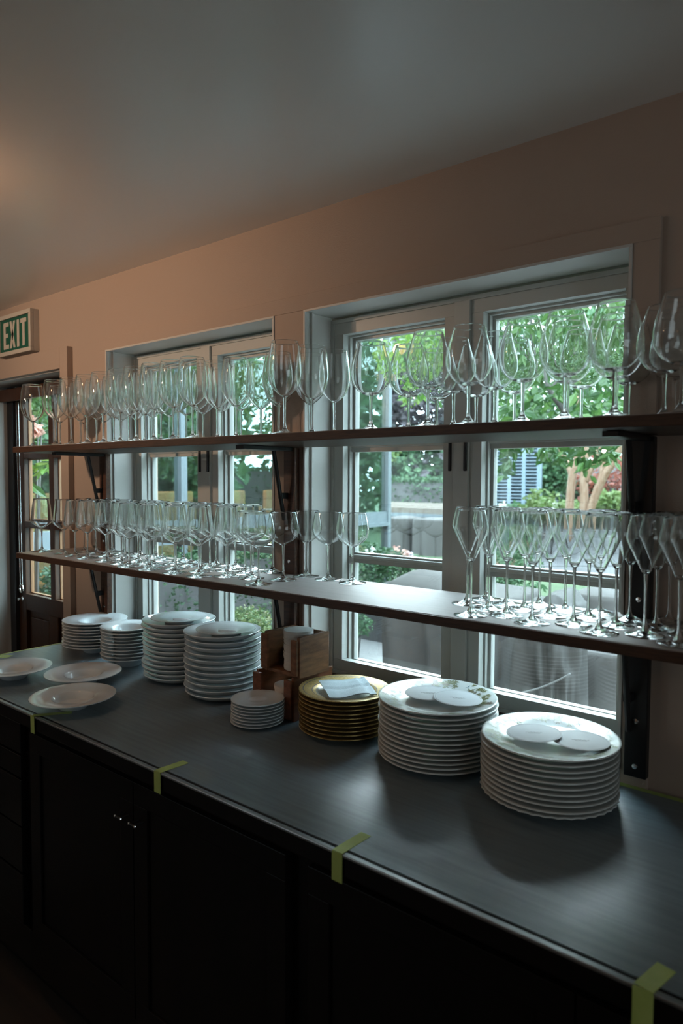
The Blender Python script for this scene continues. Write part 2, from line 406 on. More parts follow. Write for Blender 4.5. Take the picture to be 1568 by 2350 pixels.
d2 = MB(); d2.box(DL, DL + .004, .012, .24, FLOOR, ZD).box(DR - .004, DR, .012, .24, FLOOR, ZD).box(DL, DR, .012, .24, ZD - .004, ZD)
tag(d2.build('trim_5', 'trim_paint'), kind='structure')

rb = tag(empty('roller_blind', (-3.3, .09, ZD - .06)), 'rolled up door blind behind a dark red wooden pelmet board', 'blind')
off = Vector((-3.3, .09, ZD - .06))
dput(MB().box(DL + .005, DR - .005, .112, .127, 1.066, 1.128), 'pelmet_board', 'door_wood', .002, rb, off)
c = MB(); c.tube([(DL + .02, .148, 1.1), (DR - .02, .148, 1.1)], .018, 14); dput(c, 'roller_tube', 'roller_black', 0, rb, off)
ch = MB()
for dx in (-3.598, -3.574):
    zz = 1.06
    while zz > .115: ch.ball((dx + (.010 * (1.06 - zz)), .138, zz), .0024, 4); zz -= .0068
dput(ch, 'bead_chain', 'chain_metal', 0, rb, off)
c = MB()
pts = [(-3.577 + .017 * math.cos(a), .138, .098 + .019 * math.sin(a)) for a in np.linspace(0, 2 * PI, 25)]
c.tube(pts, .004, 8); dput(c, 'chain_tensioner', 'chrome', 0, rb, off)
dput(MB().box(DL + .006, -3.664, .150, .172, FLOOR + .01, ZD - .005), 'gap_shade_strip', 'roller_black', 0, rb, off)  # black strip standing in for the shaded gap beside the door

# ------------------------------------------------------------------ exit sign
es = tag(empty('exit_sign', (-3.26, 0, 1.34)), 'green wall sign reading EXIT in a pale frame above the wooden door', 'sign')
off = Vector((-3.26, 0, 1.34))
h = MB(); ring(h, -3.425, -3.10, 1.248, 1.437, .019, -.030, -.014); h.box(-3.425, -3.10, -.014, .012, 1.248, 1.437)
dput(h, 'housing', 'sign_white', .002, es, off)
dput(MB().box(-3.405, -3.12, -.022, -.014, 1.268, 1.417), 'face_panel', 'sign_green', 0, es, off)
def letter(polys, x, name):
    m_ = MB()
    for pl in polys: m_.prism([(x + a * .052, 1.280 + b * .124) for a, b in pl], -.0235, -.0218)
    dput(m_, name, 'sign_white', 0, es, off)
rc = lambda a, b, c_, d_: [(a, b), (c_, b), (c_, d_), (a, d_)]
x0 = -3.372
letter([rc(0, 0, .42, 1), rc(.42, 0, 1, .16), rc(.42, .84, 1, 1), rc(.42, .43, .85, .58)], x0, 'letter')
letter([[(0, 0), (.36, 0), (1.05, 1), (.69, 1)], [(.69, 0), (1.05, 0), (.36, 1), (0, 1)]], x0 + .062, 'letter')
letter([rc(0, 0, .42, 1)], x0 + .132, 'letter')
letter([rc(.33, 0, .75, .84), rc(0, .84, 1.08, 1)], x0 + .167, 'letter')

# ------------------------------------------------------------------ shelves
SY0, SY1 = -.29, .012
H1, H2 = .3808, .7955; TH = .0226
SX0, SX1 = -2.73, .75
def shelf(name, z, liner_mat, label, x0):
    r = tag(empty(name, (x0, 0, z)), label, 'shelf')
    off = Vector((x0, 0, z))
    dput(MB().box(x0, SX1, SY0, SY1, z - TH, z - .0015), 'board', 'shelf_wood', .0012, r, off)
    dput(MB().box(x0 + .004, SX1, SY0 + .004, SY1 - .002, z - .0015, z), 'liner', liner_mat, 0, r, off)
    return r
shelf('display_shelf', H2, 'liner_weave', 'upper long wooden wall shelf crossing both windows, holding big-bowled wine glasses', SX0 - .01)
shelf('display_shelf', H1, 'liner_weave', 'lower long wooden wall shelf with a grey woven liner, holding champagne glasses', SX0)

RAILX = [-2.528, -1.492, -.452]
labels = ['dark shelf upright with angled struts on the wall left of the first window',
          'dark shelf upright with angled struts between the two windows',
          'black shelf upright with angled struts at the end nearest the camera']
for rx, lab in zip(RAILX, labels):
    r = tag(empty('shelf_bracket', (rx, 0, .03)), lab, 'shelf bracket', 'wall brackets carrying the two shelves'); off = Vector((rx, 0, .03))
    dput(MB().box(rx - .0235, rx + .0235, -.030, -.008, .03, H2 - TH - .002), 'upright', 'dark_wood' if rx < -1 else 'black_metal', .002, r, off)
    for h in (H1 - TH, H2 - TH):
        dput(MB().box(rx - .016, rx + .016, -.235, -.030, h - .012, h - .001), 'arm', 'black_metal', .0015, r, off)
        m_ = MB(); m_.tube([(rx - .012, -.086, h - .01), (rx - .012, -.040, h - .225)], .0065, 8); dput(m_, 'strut', 'black_metal', 0, r, off)
        dput(MB().box(rx - .020, rx - .004, -.058, -.030, h - .158, h - .14), 'stub', 'black_metal', .001, r, off)
    for zz in (.055, .155, H1 + .04):
        b_ = MB(); b_.lathe([(0, 0), (.0065, 0), (.0055, .003), (0, .0042)], 12)
        for i, v in enumerate(b_.v): b_.v[i] = (rx + v[0], -.030 - v[2], zz + v[1])
        dput(b_, 'bolt', 'chrome', 0, r, off)

# ------------------------------------------------------------------ counter
CX0, CX1, CY0 = -2.69, 1.3, -.633
ct = tag(empty('countertop', (CX0, 0, -.045)), 'long dark countertop with a glossy front edge, under the windows', 'countertop')
off = Vector((CX0, 0, -.045))
dput(MB().box(CX0, CX1, CY0, -.006, -.045, -.0015), 'worktop', 'cabinet_lacquer', .004, ct, off)
dput(MB().box(CX0, CX1, CY0 - .003, CY0 + .008, -.007, -.0010), 'edge_strip', 'grey_metal', .0015, ct, off)
mt = MB(); mt.box(CX0 + .012, CX1, CY0 + .014, -.020, -.0015, 0)
tag(mt.build('counter_mat', 'mat_weave'), 'dark grey woven vinyl mat covering the whole countertop', 'mat')

def cab(x0, x1, kind, label):
    r = tag(empty('base_cabinet', ((x0 + x1) / 2, -.3, FLOOR)), label, 'cabinet', 'cabinets under the counter'); off = Vector(((x0 + x1) / 2, -.3, FLOOR))
    dput(MB().box(x0, x1, -.585, -.01, FLOOR + .10, -.045), 'body', 'cabinet_lacquer', 0, r, off)
    dput(MB().box(x0, x1, -.54, -.01, FLOOR, FLOOR + .10), 'plinth', 'cabinet_lacquer', 0, r, off)
    dput(MB().box(x0, x1, -.60, -.585, FLOOR + .10, FLOOR + .22), 'kick_rail', 'cabinet_lacquer', .003, r, off)
    if kind == 'drawers':
        zs = [-.06, -.16, -.235, -.385, -.53, -.69]
        for a, b in zip(zs, zs[1:]):
            dr = dput(MB().box(x0 + .004, x1 - .03, -.607, -.585, b + .004, a - .003), 'drawer', 'cabinet_lacquer', .002, r, off)
    else:
        mid = (x0 + x1) / 2
        for a, b, hx in ((x0 + .03, mid - .002, mid - .04), (mid + .002, x1 - .03, mid + .02)):
            m_ = MB(); m_.box(a, b, -.6, -.585, -.69, -.075); ring(m_, a, b, -.69, -.075, .055, -.607, -.6)
            dd = dput(m_, 'door', 'cabinet_lacquer', .0015, r, off)
            hn = MB(); hn.tube([(hx, -.632, -.165), (hx + .024, -.632, -.165)], .003, 8); hn.tube([(hx + .003, -.632, -.165), (hx + .003, -.607, -.165)], .0028, 8); hn.tube([(hx + .021, -.632, -.165), (hx + .021, -.607, -.165)], .0028, 8)
            for i, v in enumerate(hn.v): hn.v[i] = tuple(Vector(v) - off)
            for q_ in (0, .024): hn.ball(tuple(Vector((hx + q_, -.632, -.165)) - off), .0042, 6, 1)  # chrome balls stand in for the glints on the handle ends
            hn.build('handle', ['black_metal', 'chrome'], dd)
cab(CX0 + .02, -2.03, 'drawers', 'black drawer unit under the far end of the counter')
cab(-2.03, -.92, 'doors', 'black two-door base cabinet with small metal handles')
cab(-.92, .2, 'doors', 'black base cabinet under the nearest stretch of counter')
cab(.2, CX1, 'doors', 'black base cabinet at the near end of the counter beyond the frame')

# tape strips
def tape(name, pts_top, drop, label):
    (ax, ay), (bx, by), wd = pts_top
    d_ = Vector((bx - ax, by - ay, 0)).normalized(); n_ = Vector((-d_.y, d_.x, 0)) * wd / 2
    m_ = MB(); a = Vector((ax, ay, 0)); b = Vector((bx, by, 0))
    q = [a + n_, a - n_, b - n_, b + n_]
    m_.zprism([(v.x, v.y) for v in q], .0003, .0007)
    if drop: m_.box(ax - wd / 2, ax + wd / 2, ay - .0014, ay - .0006, -drop, .0005)
    o_ = m_.build(name, 'green_tape'); tag(o_, label, 'tape', 'green tape holding the mat down'); return o_
E0 = CY0 - .0035
tape('tape_strip', ((-1.919, E0), (-1.86, -.55), .021), .05, 'green tape strip folded over the counter edge below the nearest soup plate')
tape('tape_strip', ((-1.331, E0), (-1.325, -.560), .024), .05, 'green tape strip on the counter edge in front of the white plate stacks')
tape('tape_strip', ((-.790, E0), (-.788, -.553), .024), .055, 'green tape strip on the counter edge in front of the patterned plate stacks')
tape('tape_strip', ((-.258, E0), (-.245, -.573), .027), .057, 'green tape strip on the counter edge closest to the camera')
tape('tape_strip', ((CX0 + .014, -.45), (CX0 + .014, -.03), .012), 0, 'thin green tape line along the far end of the counter mat')
tape('tape_strip', ((CX0 + .008, -.40), (CX0 + .075, -.375), .040), 0, 'short wide green tape patch at the far end, beside the cropped soup plate')
tape('tape_strip', ((-.52, -.014), (CX1 - .02, -.014), .016), 0, 'long green tape line along the back of the mat, against the wall')

# ------------------------------------------------------------------ glasses
def catmull(pts, n=5):
    P_ = [Vector((a, b, 0)) for a, b in pts]; out = []
    for i in range(len(P_) - 1):
        p0, p1, p2, p3 = P_[max(i - 1, 0)], P_[i], P_[i + 1], P_[min(i + 2, len(P_) - 1)]
        for k in range(n):
            t = k / n
            v = .5 * ((2 * p1) + (p2 - p0) * t + (2 * p0 - 5 * p1 + 4 * p2 - p3) * t * t + (3 * p1 - p0 - 3 * p2 + p3) * t ** 3)
            out.append((max(v.x, .0001), v.y))
    out.append((pts[-1][0], pts[-1][1])); return out
GSEG = 36
def glass(name, bowl, zj, rs, foot_r, thick=.0011):
    """bowl: outer (r,z) profile from the stem joint to the rim; zj: joint height; rs: stem radius"""
    root = empty(name)
    out = catmull(bowl, 5)
    th = thick
    inner = []
    for i, (r_, z_) in enumerate(out):
        a = out[max(i - 1, 0)]; b = out[min(i + 1, len(out) - 1)]
        tx, tz = b[0] - a[0], b[1] - a[1]; l = math.hypot(tx, tz) or 1
        tq = th * (1.25 - .72 * i / len(out)); q = (r_ - tz / l * tq, z_ + tx / l * tq)
        if q[0] > .002 and z_ > zj + .004: inner.append(q)
    zb = inner[0][1] - .0012
    prof = out + [((out[-1][0] + inner[-1][0]) / 2, out[-1][1] + th * .22)] + list(reversed(inner)) + [(inner[0][0] * .5, zb + .0004), (0, zb)]
    MB().lathe(prof, GSEG).build('bowl', 'crystal', root, smooth=True)
    st = [(out[0][0], out[0][1]), (rs * 1.25, zj - .012), (rs, zj - .03), (rs * .95, zj * .5), (rs * 1.02, .034), (rs * 1.25, .023), (rs * 1.9, .0155), (rs * 3.3, .0100)]
    st = catmull(list(reversed(st)), 4)
    MB().lathe(st, GSEG).build('stem', 'crystal', root, smooth=True)
    ft = [(0, .0006), (foot_r * .6, .0006), (foot_r - .001, .0), (foot_r, .0007), (foot_r - .0006, .0016), (foot_r * .7, .0032), (foot_r * .42, .0064), (rs * 3.3, .0100)]
    MB().lathe(ft, GSEG).build('foot', 'crystal', root, smooth=True)
    return root
BORD = glass('wine_glass', [(.0040, .098), (.0085, .101), (.0205, .110), (.0325, .1225), (.0412, .139), (.0455, .158), (.0460, .174), (.0437, .203), (.0392, .230), (.0360, .245)], .098, .0031, .043)
BURG = glass('wine_glass', [(.0046, .0855), (.016, .088), (.034, .099), (.0468, .118), (.0505, .139), (.0475, .163), (.0402, .188), (.0330, .213)], .0855, .0035, .043)
WHITE = glass('wine_glass', [(.0034, .091), (.0085, .0945), (.0225, .1040), (.0355, .1135), (.0405, .1205), (.0408, .1265), (.0395, .138), (.0352, .174), (.0292, .212)], .091, .0026, .040, .0009)
BALL = glass('wine_glass', [(.0038, .101), (.0105, .1045), (.0285, .1150), (.0425, .130), (.0472, .147), (.0462, .163), (.0425, .182), (.0385, .200)], .101, .0028, .040, .0009)
CHAMP = glass('champagne_glass', [(.0040, .118), (.009, .124), (.0205, .149), (.0305, .170), (.0362, .184), (.0368, .190), (.0340, .206), (.0285, .231)], .118, .0027, .037, .0009)
used = set()
placed = []
QUEUE = []
RAD = {}
for g_, r_ in ((BORD, .0460), (BURG, .0505), (WHITE, .0412), (BALL, .0472), (CHAMP, .0368)): RAD[id(g_)] = r_
def gplace(proto, x, y, z, label, group, cat='wine glass'):
    QUEUE.append([proto, x, y, z, label, group, cat])
def gflush():
    """settle the glasses so that no two bowls touch, then stand them on their shelf"""
    for it in range(400):
        worst = 0
        for i, a in enumerate(QUEUE):
            for b in QUEUE[i + 1:]:
                if a[3] != b[3]: continue
                dx, dy = b[1] - a[1], b[2] - a[2]; d = math.hypot(dx, dy); need = RAD[id(a[0])] + RAD[id(b[0])] + .001
                if d < need:
                    p_ = (need - d) * .3 / max(d, 1e-6); ky = 1.5
                    a[1] -= dx * p_ * .6; b[1] += dx * p_ * .6; a[2] -= dy * p_ * ky; b[2] += dy * p_ * ky; worst = max(worst, need - d)
        for a in QUEUE:
            a[2] = min(max(a[2], -.245), -.030)
            if a[3] == H1:
                for rx in RAILX:
                    q_ = .0245 + RAD[id(a[0])] - abs(a[1] - rx); dy_ = a[2] - (-.0315 - RAD[id(a[0])])
                    if q_ > 0 and dy_ > 0:
                        if q_ < dy_: a[1] += math.copysign(q_, a[1] - rx)
                        else: a[2] -= dy_
        if worst < .0008: break
    for proto, x, y, z, label, group, cat in QUEUE:
        o = proto if id(proto) not in used else copy_tree(proto); used.add(id(proto))
        o.location = (x, y, z); o.rotation_euler.z = rnd.uniform(0, 6.28); tag(o, label, cat, group); placed.append(o)
def row(proto, z, items, y, fmt, group, ypx, cat='wine glass'):
    its = []
    for it in items:
        px, yy = it if isinstance(it, tuple) else (it, y)
        its.append((ony(px, ypx, yy).x, yy))
    its.sort()
    for i, (x, yy) in enumerate(its): gplace(proto, x, yy, z, fmt % ORD[i + 1], group, cat)
GU = 'tall wine glasses on the upper shelf'
row(BORD, H2, [75, 131, 167, 204, 242, 281, 317, 358, 402.7, 447.5, (655, -.235)], -.222, 'tall egg-bowled wine glass, %s from the left in the front row of upper shelf', GU, 940)
row(BORD, H2, [137, 185, 222, 263, 296, 331, 369.5, 409, 453, 500, 544, (717, -.145)], -.138, 'tall egg-bowled wine glass, %s from the left in the middle row of upper shelf', GU, 940)
row(BORD, H2, [193, 233, 274, 306.5, 343, 383.6, 422, 461, 506, 551, 598, 629, (649, -.11), (704, -.06), (766, -.055)], -.056, 'tall egg-bowled wine glass, %s from the left in the back row of upper shelf', GU, 940)
GB = 'round burgundy glasses on the upper shelf'
row(BURG, H2, [(872, -.19), (993, -.215), (1083, -.22), (1220, -.21), (1310, -.225), (1382.5, -.235), (1563, -.238)], -.215, 'short round burgundy glass, %s from the left in the front row of upper shelf', GB, 900)
row(BURG, H2, [941, (1050, -.115), (1134, -.135), 1347, (1418, -.115), (1488, -.135)], -.12, 'short round burgundy glass, %s from the left in the middle row of upper shelf', GB, 900)
row(BURG, H2, [1001, 1093, 1181, 1371, 1443, (1515, -.035)], -.03, 'short round burgundy glass, %s from the left in the back row of upper shelf', GB, 900)
# lower shelf: straight-sided glasses in a hexagonal pack
HX = 'straight-sided wine glasses on the lower shelf'
fr = [(-2.685, -.206), (-2.545, -.190), (-2.441, -.202), (-2.340, -.21), (-2.209, -.215), (-2.105, -.222), (-2.020, -.246), (-1.903, -.246), (-1.775, -.25), (-1.652, -.246)]
mi = [(-2.544, -.105), (-2.439, -.115), (-2.340, -.125), (-2.235, -.122), (-2.117, -.119), (-1.985, -.160), (-1.870, -.160), (-1.755, -.165), (-1.610, -.165), (-2.050, -.15)]
ba = [(-2.579, -.010), (-2.484, -.014), (-2.370, -.040), (-2.275, -.030), (-2.175, -.02), (-2.072, -.062), (-1.972, -.062), (-1.880, -.075), (-1.785, -.075), (-1.695, -.078), (-1.600, -.080)]
bb = [(-2.005, .0 - .028 + .03), (-1.925, .004), (-1.835, .004), (-1.740, .004), (-1.640, .004)]
bb = [(x, -.030 + .0) if False else (x, y - .02) for x, y in bb]
def pk(lst, rowname):
    for i, (x, y) in enumerate(sorted(lst)): gplace(WHITE, x, y, H1, 'straight-sided wine glass, %s from the left in the %s row of lower shelf' % (ORD[i + 1], rowname), HX)
pk(fr, 'front'); pk(mi, 'second')
pk(ba, 'third'); 
pk([(-2.020, -.0), (-1.925, .0), (-1.835, -.0), (-1.740, -.0), (-1.645, .0)], 'back')
gb = 'thin round balloon glasses on the lower shelf'
for (x, y), lab in zip([(-1.250, -.040), (-1.347, -.036), (-1.443, -.036), (-1.420, -.128), (-1.532, -.045), (-1.414, -.235), (-1.520, -.170)],
                       ['round balloon wine glass standing alone at the open middle of lower shelf', 'round balloon wine glass second from the open middle of lower shelf',
                        'round balloon wine glass third from the open middle, at the back of lower shelf', 'round balloon wine glass in front of the shelf upright between the windows',
                        'round balloon wine glass behind the others, just left of the middle upright', 'round balloon wine glass closest to the front edge of lower shelf',
                        'round balloon wine glass beside the straight-sided glasses, middle of the shelf depth']):
    gplace(BALL, x, y, H1, lab, gb)
gc = 'champagne glasses on the lower shelf'
cf = [(-.743, -.239), (-.605, -.230), (-.466, -.232), (-.322, -.235), (-.180, -.235)]
cm = [(-.681, -.193), (-.533, -.190), (-.392, -.196), (-.250, -.195)]
c3 = [(-.818, -.121), (-.746, -.150), (-.606, -.138), (-.462, -.148), (-.326, -.150)]
c4 = [(-.680, -.103), (-.534, -.100), (-.394, -.110), (-.255, -.105)]
c5 = [(-.811, -.036), (-.742, -.062), (-.603, -.052), (-.458, -.068), (-.330, -.062)]
c6 = [(-.678, -.016), (-.536, -.012), (-.404, -.022)]
for lst, nm in ((cf, 'first'), (cm, 'second'), (c3, 'third'), (c4, 'fourth'), (c5, 'fifth'), (c6, 'sixth')):
    for i, (x, y) in enumerate(lst):
        gplace(CHAMP, x, y, H1, 'tall pointed champagne glass, %s from the left in the %s row from the shelf front' % (ORD[i + 1], nm), gc, 'champagne glass')

gflush()

# ------------------------------------------------------------------ plates
def plate_prof(kind, Rr):
    if kind == 'soup':      # wide flat rim, small deep well
        top = [(0, .0065), (.030, .0068), (.046, .010), (.053, .020), (.0575, .0285), (.064, .0315), (Rr * .8, .0345), (Rr - .002, .0375), (Rr, .0372)]
        bot = [(Rr, .0352), (Rr * .8, .0312), (.064, .0270), (.056, .022), (.050, .010), (.043, .0035), (.040, 0), (.036, 0), (.034, .0022), (0, .0022)]
    elif kind == 'deep':    # coupe with a standing side
        top = [(0, .0105), (Rr * .58, .0108), (Rr * .70, .0118), (Rr * .82, .0145), (Rr * .90, .0182), (Rr * .96, .0219), (Rr - .001, .0235), (Rr, .0230)]
        bot = [(Rr + .0006, .0212), (Rr * .955, .0160), (Rr * .885, .0100), (Rr * .79, .0045), (Rr * .64, .0005), (Rr * .60, 0), (Rr * .56, 0), (Rr * .54, .002), (0, .002)]
    elif kind == 'small':
        top = [(0, .0152), (Rr * .40, .0154), (Rr * .47, .0162), (Rr * .53, .0170), (Rr * .80, .0184), (Rr * .98, .0202), (Rr, .0198)]
        bot = [(Rr, .0182), (Rr * .8, .0150), (Rr * .58, .0095), (Rr * .5, .0008), (Rr * .48, 0), (Rr * .44, 0), (Rr * .42, .0018), (0, .0018)]
    elif kind == 'saucer':
        top = [(0, .0040), (.022, .0040), (.0245, .0055), (.028, .0058), (Rr * .8, .0082), (Rr * .97, .0108), (Rr, .0104)]
        bot = [(Rr, .0088), (Rr * .8, .0056), (.035, .0026), (.030, 0), (.027, 0), (.025, .0018), (0, .0018)]
    elif kind == 'gilt':
        top = [(0, .0050), (Rr * .54, .0052), (Rr * .60, .0078), (Rr * .66, .0125), (Rr * .72, .0142), (Rr * .96, .0192), (Rr, .0190)]
        bot = [(Rr + .0002, .0166), (Rr * .9, .0140), (Rr * .66, .0085), (Rr * .58, .0015), (Rr * .55, 0), (Rr * .52, 0), (Rr * .5, .0022), (0, .0022)]
    else:                   # broad patterned dinner plate
        top = [(0, .0055), (Rr * .58, .0058), (Rr * .66, .0088), (Rr * .72, .0115), (Rr * .96, .0192), (Rr - .0012, .0200), (Rr, .0194)]
        bot = [(Rr + .0002, .0172), (Rr * .9, .0128), (Rr * .70, .0060), (Rr * .62, .0008), (Rr * .60, 0), (Rr * .57, 0), (Rr * .55, .0022), (0, .0022)]
    return bot, top
def plate_mesh(kind, Rr, ribs=False, sprigs=None, n=72):
    bot, top = plate_prof(kind, Rr)
    m_ = MB(); m_.lathe(list(reversed(bot)) + list(reversed(top)), n)
    if ribs:
        for i, v in enumerate(m_.v):
            rr = math.hypot(v[0], v[1])
            if rr > Rr * .72: 
                k_ = 1 + .012 * (1 if (i % 2) else -1); m_.v[i] = (v[0] * k_, v[1] * k_, v[2])
    if sprigs:
        rg = random.Random(sprigs)
        tp = sorted(top)
        def zt(r_): return float(np.interp(r_, [a for a, b in tp], [b for a, b in tp])) + .0004
        def petal(cx, cy, a, ln, wd, mi):
            ca, sa = math.cos(a), math.sin(a); pts = [(0, 0), (ln * .45, wd), (ln, 0), (ln * .45, -wd)]
            vs = []
            for px_, py_ in pts:
                X_, Y_ = cx + px_ * ca - py_ * sa, cy + px_ * sa + py_ * ca; vs.append((X_, Y_, zt(math.hypot(X_, Y_))))
            m_.add(vs, [(0, 1, 2, 3)], mi)
        for s_ in range(84):
            a = rg.uniform(0, 2 * PI); r_ = rg.uniform(Rr * .72, Rr * .93); cx, cy = r_ * math.cos(a), r_ * math.sin(a); mi_ = rg.choice([1, 1, 1, 2])
            base = rg.uniform(0, 6.28)
            for q in range(rg.randint(5, 8)): petal(cx, cy, base + q * .75 + rg.uniform(-.2, .2), rg.uniform(.008, .015), .0021, mi_)
        for s_ in range(7):
            a = rg.uniform(0, 2 * PI); r_ = rg.uniform(Rr * .70, Rr * .88); mi_ = rg.choice([3, 3, 4])
            cx, cy = r_ * math.cos(a), r_ * math.sin(a); b_ = rg.uniform(0, 6.28)
            petal(cx, cy, b_, .011, .0022, mi_); petal(cx, cy, b_ + 2.6, .008, .0018, mi_); petal(cx, cy, b_ - 2.3, .007, .0016, mi_)
    return m_
MESHES = {}
def stack(x, y, kind, Rr, n, dz, mat, what, where, group, jit=.002, ribs_at=None, sprig_seed=None, name='plate', cat='plate', z0=0, rs=None):
    for i in range(n):
        top_ = (i == n - 1)
        key = (kind, Rr, mat, ribs_at == i, sprig_seed if top_ else None)
        mats = [mat, 'sprig_olive', 'sprig_brown', 'sprig_red', 'sprig_teal'] if (sprig_seed and top_) else mat
        if key not in MESHES:
            o = plate_mesh(kind, Rr, ribs_at == i, sprig_seed if top_ else None).build(name, mats, smooth=R(40)); MESHES[key] = o.data
        else:
            o = bpy.data.objects.new(name, MESHES[key]); col.objects.link(o)
        o.location = (x + rnd.uniform(-jit, jit), y + rnd.uniform(-jit, jit), z0 + i * dz); o.rotation_euler.z = rnd.uniform(0, .3)
        k_ = n - i
        pos = 'topmost' if k_ == 1 else ('bottom' if i == 0 else ORD[k_] + ' from the top')
        if k_ == 1: lab = 'topmost %s %s' % (what, where)
        elif i == 0: lab = 'bottom %s %s' % (what, where)
        else: lab = '%s, %s from top %s' % (what, ORD[k_], where)
        tag(o, lab, cat, group)
    return o
stack(-2.454, -.115, 'soup', .121, 9, .0115, 'porcelain', 'white wide-rimmed soup plate', 'of the stack nearest the door', 'soup plates nearest the door', name='soup_plate')
stack(-2.187, -.142, 'soup', .099, 10, .0118, 'porcelain', 'white wide-rimmed soup plate', 'of the shorter second stack', 'soup plates in the second stack', name='soup_plate')
stack(-1.916, -.125, 'deep', .122, 13, .0150, 'porcelain', 'white dinner plate', 'of the tall third stack', 'white dinner plates in the third stack', jit=.003, name='dinner_plate')
stack(-1.663, -.150, 'deep', .120, 11, .0182, 'porcelain', 'white dinner plate', 'of the tall stack beside the boxes', 'white dinner plates beside the wooden boxes', jit=.003, name='dinner_plate')
def topplate(x, y, z, Rr, lab):
    o = plate_mesh('small', Rr).build('side_plate', 'porcelain', smooth=R(40), loc=(x, y, z)); tag(o, lab, 'plate', 'side plates on top of the tall stacks')
topplate(-1.903, -.135, 12 * .0150 + .0110, .093, 'white side plate lying on top of the tall third stack')
topplate(-1.640, -.158, 10 * .0182 + .0110, .092, 'white ribbed side plate lying on top of the stack beside the boxes')
stack(-1.390, -.262, 'saucer', .074, 8, .0085, 'porcelain', 'small white saucer', 'of the short saucer stack', 'saucers in front of the wooden boxes', jit=.0012, name='saucer')
stack(-1.169, -.152, 'gilt', .123, 10, .0108, 'gilt_glaze', 'gold-glazed plate', 'of the gold stack', 'gold-glazed plates', jit=.0015, name='charger_plate')
stack(-.878, -.150, 'dinner', .1435, 13, .0112, 'china', 'flower-patterned china plate', 'of the stack behind', 'patterned plates in the taller stack', jit=.002, sprig_seed=5, name='dinner_plate')
stack(-.587, -.172, 'dinner', .1425, 11, .0115, 'china', 'flower-patterned china plate', 'of the nearest stack', 'patterned plates in the nearest stack', jit=.002, ribs_at=0, sprig_seed=11, name='dinner_plate')
for (x, y), lab in zip([(-2.335, -.492), (-2.103, -.372), (-1.900, -.523)], ['single white soup plate cut by the photo edge, at the far end of counter', 'single white soup plate in front of the soup plate stacks', 'single white soup plate nearest the counter front edge']):
    key = ('soup', .121, 'porcelain', False, None); o = bpy.data.objects.new('soup_plate', MESHES[key]); col.objects.link(o); o.location = (x, y, 0.0003)
    tag(o, lab, 'plate', 'three single soup plates')

# paper pieces on the stacks
def folded_paper(x, y, z, rz, lab):
    pts = [(.030 * math.cos(a) * (1 if math.cos(a) < 0 else 1.35 - .0), .021 * math.sin(a)) for a in np.linspace(.0, 2 * PI, 28)[:-1]]
    pts = [(a if a < .02 else a, b * (1 if a < 0 else max(0.05, 1 - (a / .0405) ** 1.2))) for a, b in pts]
    m_ = MB(); n = len(pts)
    lo = [(a, b, .0006) for a, b in pts]; hi = [(a, b, .0014 + .0022 * max(0, (.02 - abs(b)) / .02) * (1 if a < .02 else .5)) for a, b in pts]
    m_.add(lo + hi + [(0, 0, .0040)], [tuple(reversed(range(n)))] + [(i, (i + 1) % n, (i + 1) % n + n, i + n) for i in range(n)] + [(i + n, (i + 1) % n + n, 2 * n) for i in range(n)])
    o = m_.build('folded_paper', 'paper', loc=(x, y, z)); o.rotation_euler.z = rz; tag(o, lab, 'paper', 'folded papers on the white plates')
folded_paper(-1.868, -.152, 12 * .0150 + .0111 + .0155, .35, 'small folded white paper on the side plate of the third stack')
folded_paper(-1.612, -.176, 10 * .0182 + .0111 + .0155, .35, 'small folded white paper on the side plate beside the boxes')

# linen napkin on the gold stack
def napkin():
    zc = 9 * .0108 + .0205
    A, B, C_, D_ = Vector((-1.252, -.163, 0)), Vector((-1.172, -.062, 0)), Vector((-1.062, -.150, 0)), Vector((-1.135, -.255, 0))
    nx = 18; m_ = MB(); vs = []; fs = []
    for s_ in (0, 1):
        for i in range(nx + 1):
            for j in range(nx + 1):
                u_, v_ = i / nx, j / nx; p_ = A.lerp(B, u_).lerp(D_.lerp(C_, u_), v_)
                z = zc + .0035 * math.sin(7 * u_ + 2.5 * v_ + .6) * (.4 + .6 * v_) + .006 * max(0, u_ - .55) * (1.2 - v_) - .0045 * math.exp(-((v_ - .52) / .035) ** 2) - .003 * math.exp(-((u_ - .9) / .03) ** 2) - .002 * math.exp(-((v_ - .06) / .02) ** 2) + .004
                vs.append((p_.x, p_.y, z - s_ * .0025))
    k_ = (nx + 1) ** 2
    for i in range(nx):
        for j in range(nx):
            a = i * (nx + 1) + j; q = (a, a + 1, a + nx + 2, a + nx + 1); fs.append(q); fs.append(tuple(x_ + k_ for x_ in reversed(q)))
    for i in range(nx):
        for a, b in ((i, i + 1), (nx * (nx + 1) + i, nx * (nx + 1) + i + 1), (i * (nx + 1), (i + 1) * (nx + 1)), (i * (nx + 1) + nx, (i + 1) * (nx + 1) + nx)):
            fs.append((a, b, b + k_, a + k_))
    m_.add(vs, fs); c0 = (A + B + C_ + D_) / 4; c0.z = zc
    for i, v in enumerate(m_.v): m_.v[i] = tuple(Vector(v) - c0)
    root = m_.build('napkin', 'linen', smooth=R(50), loc=c0)
    tag(root, 'folded pale blue linen napkin lying on the gold plates', 'napkin')
napkin()

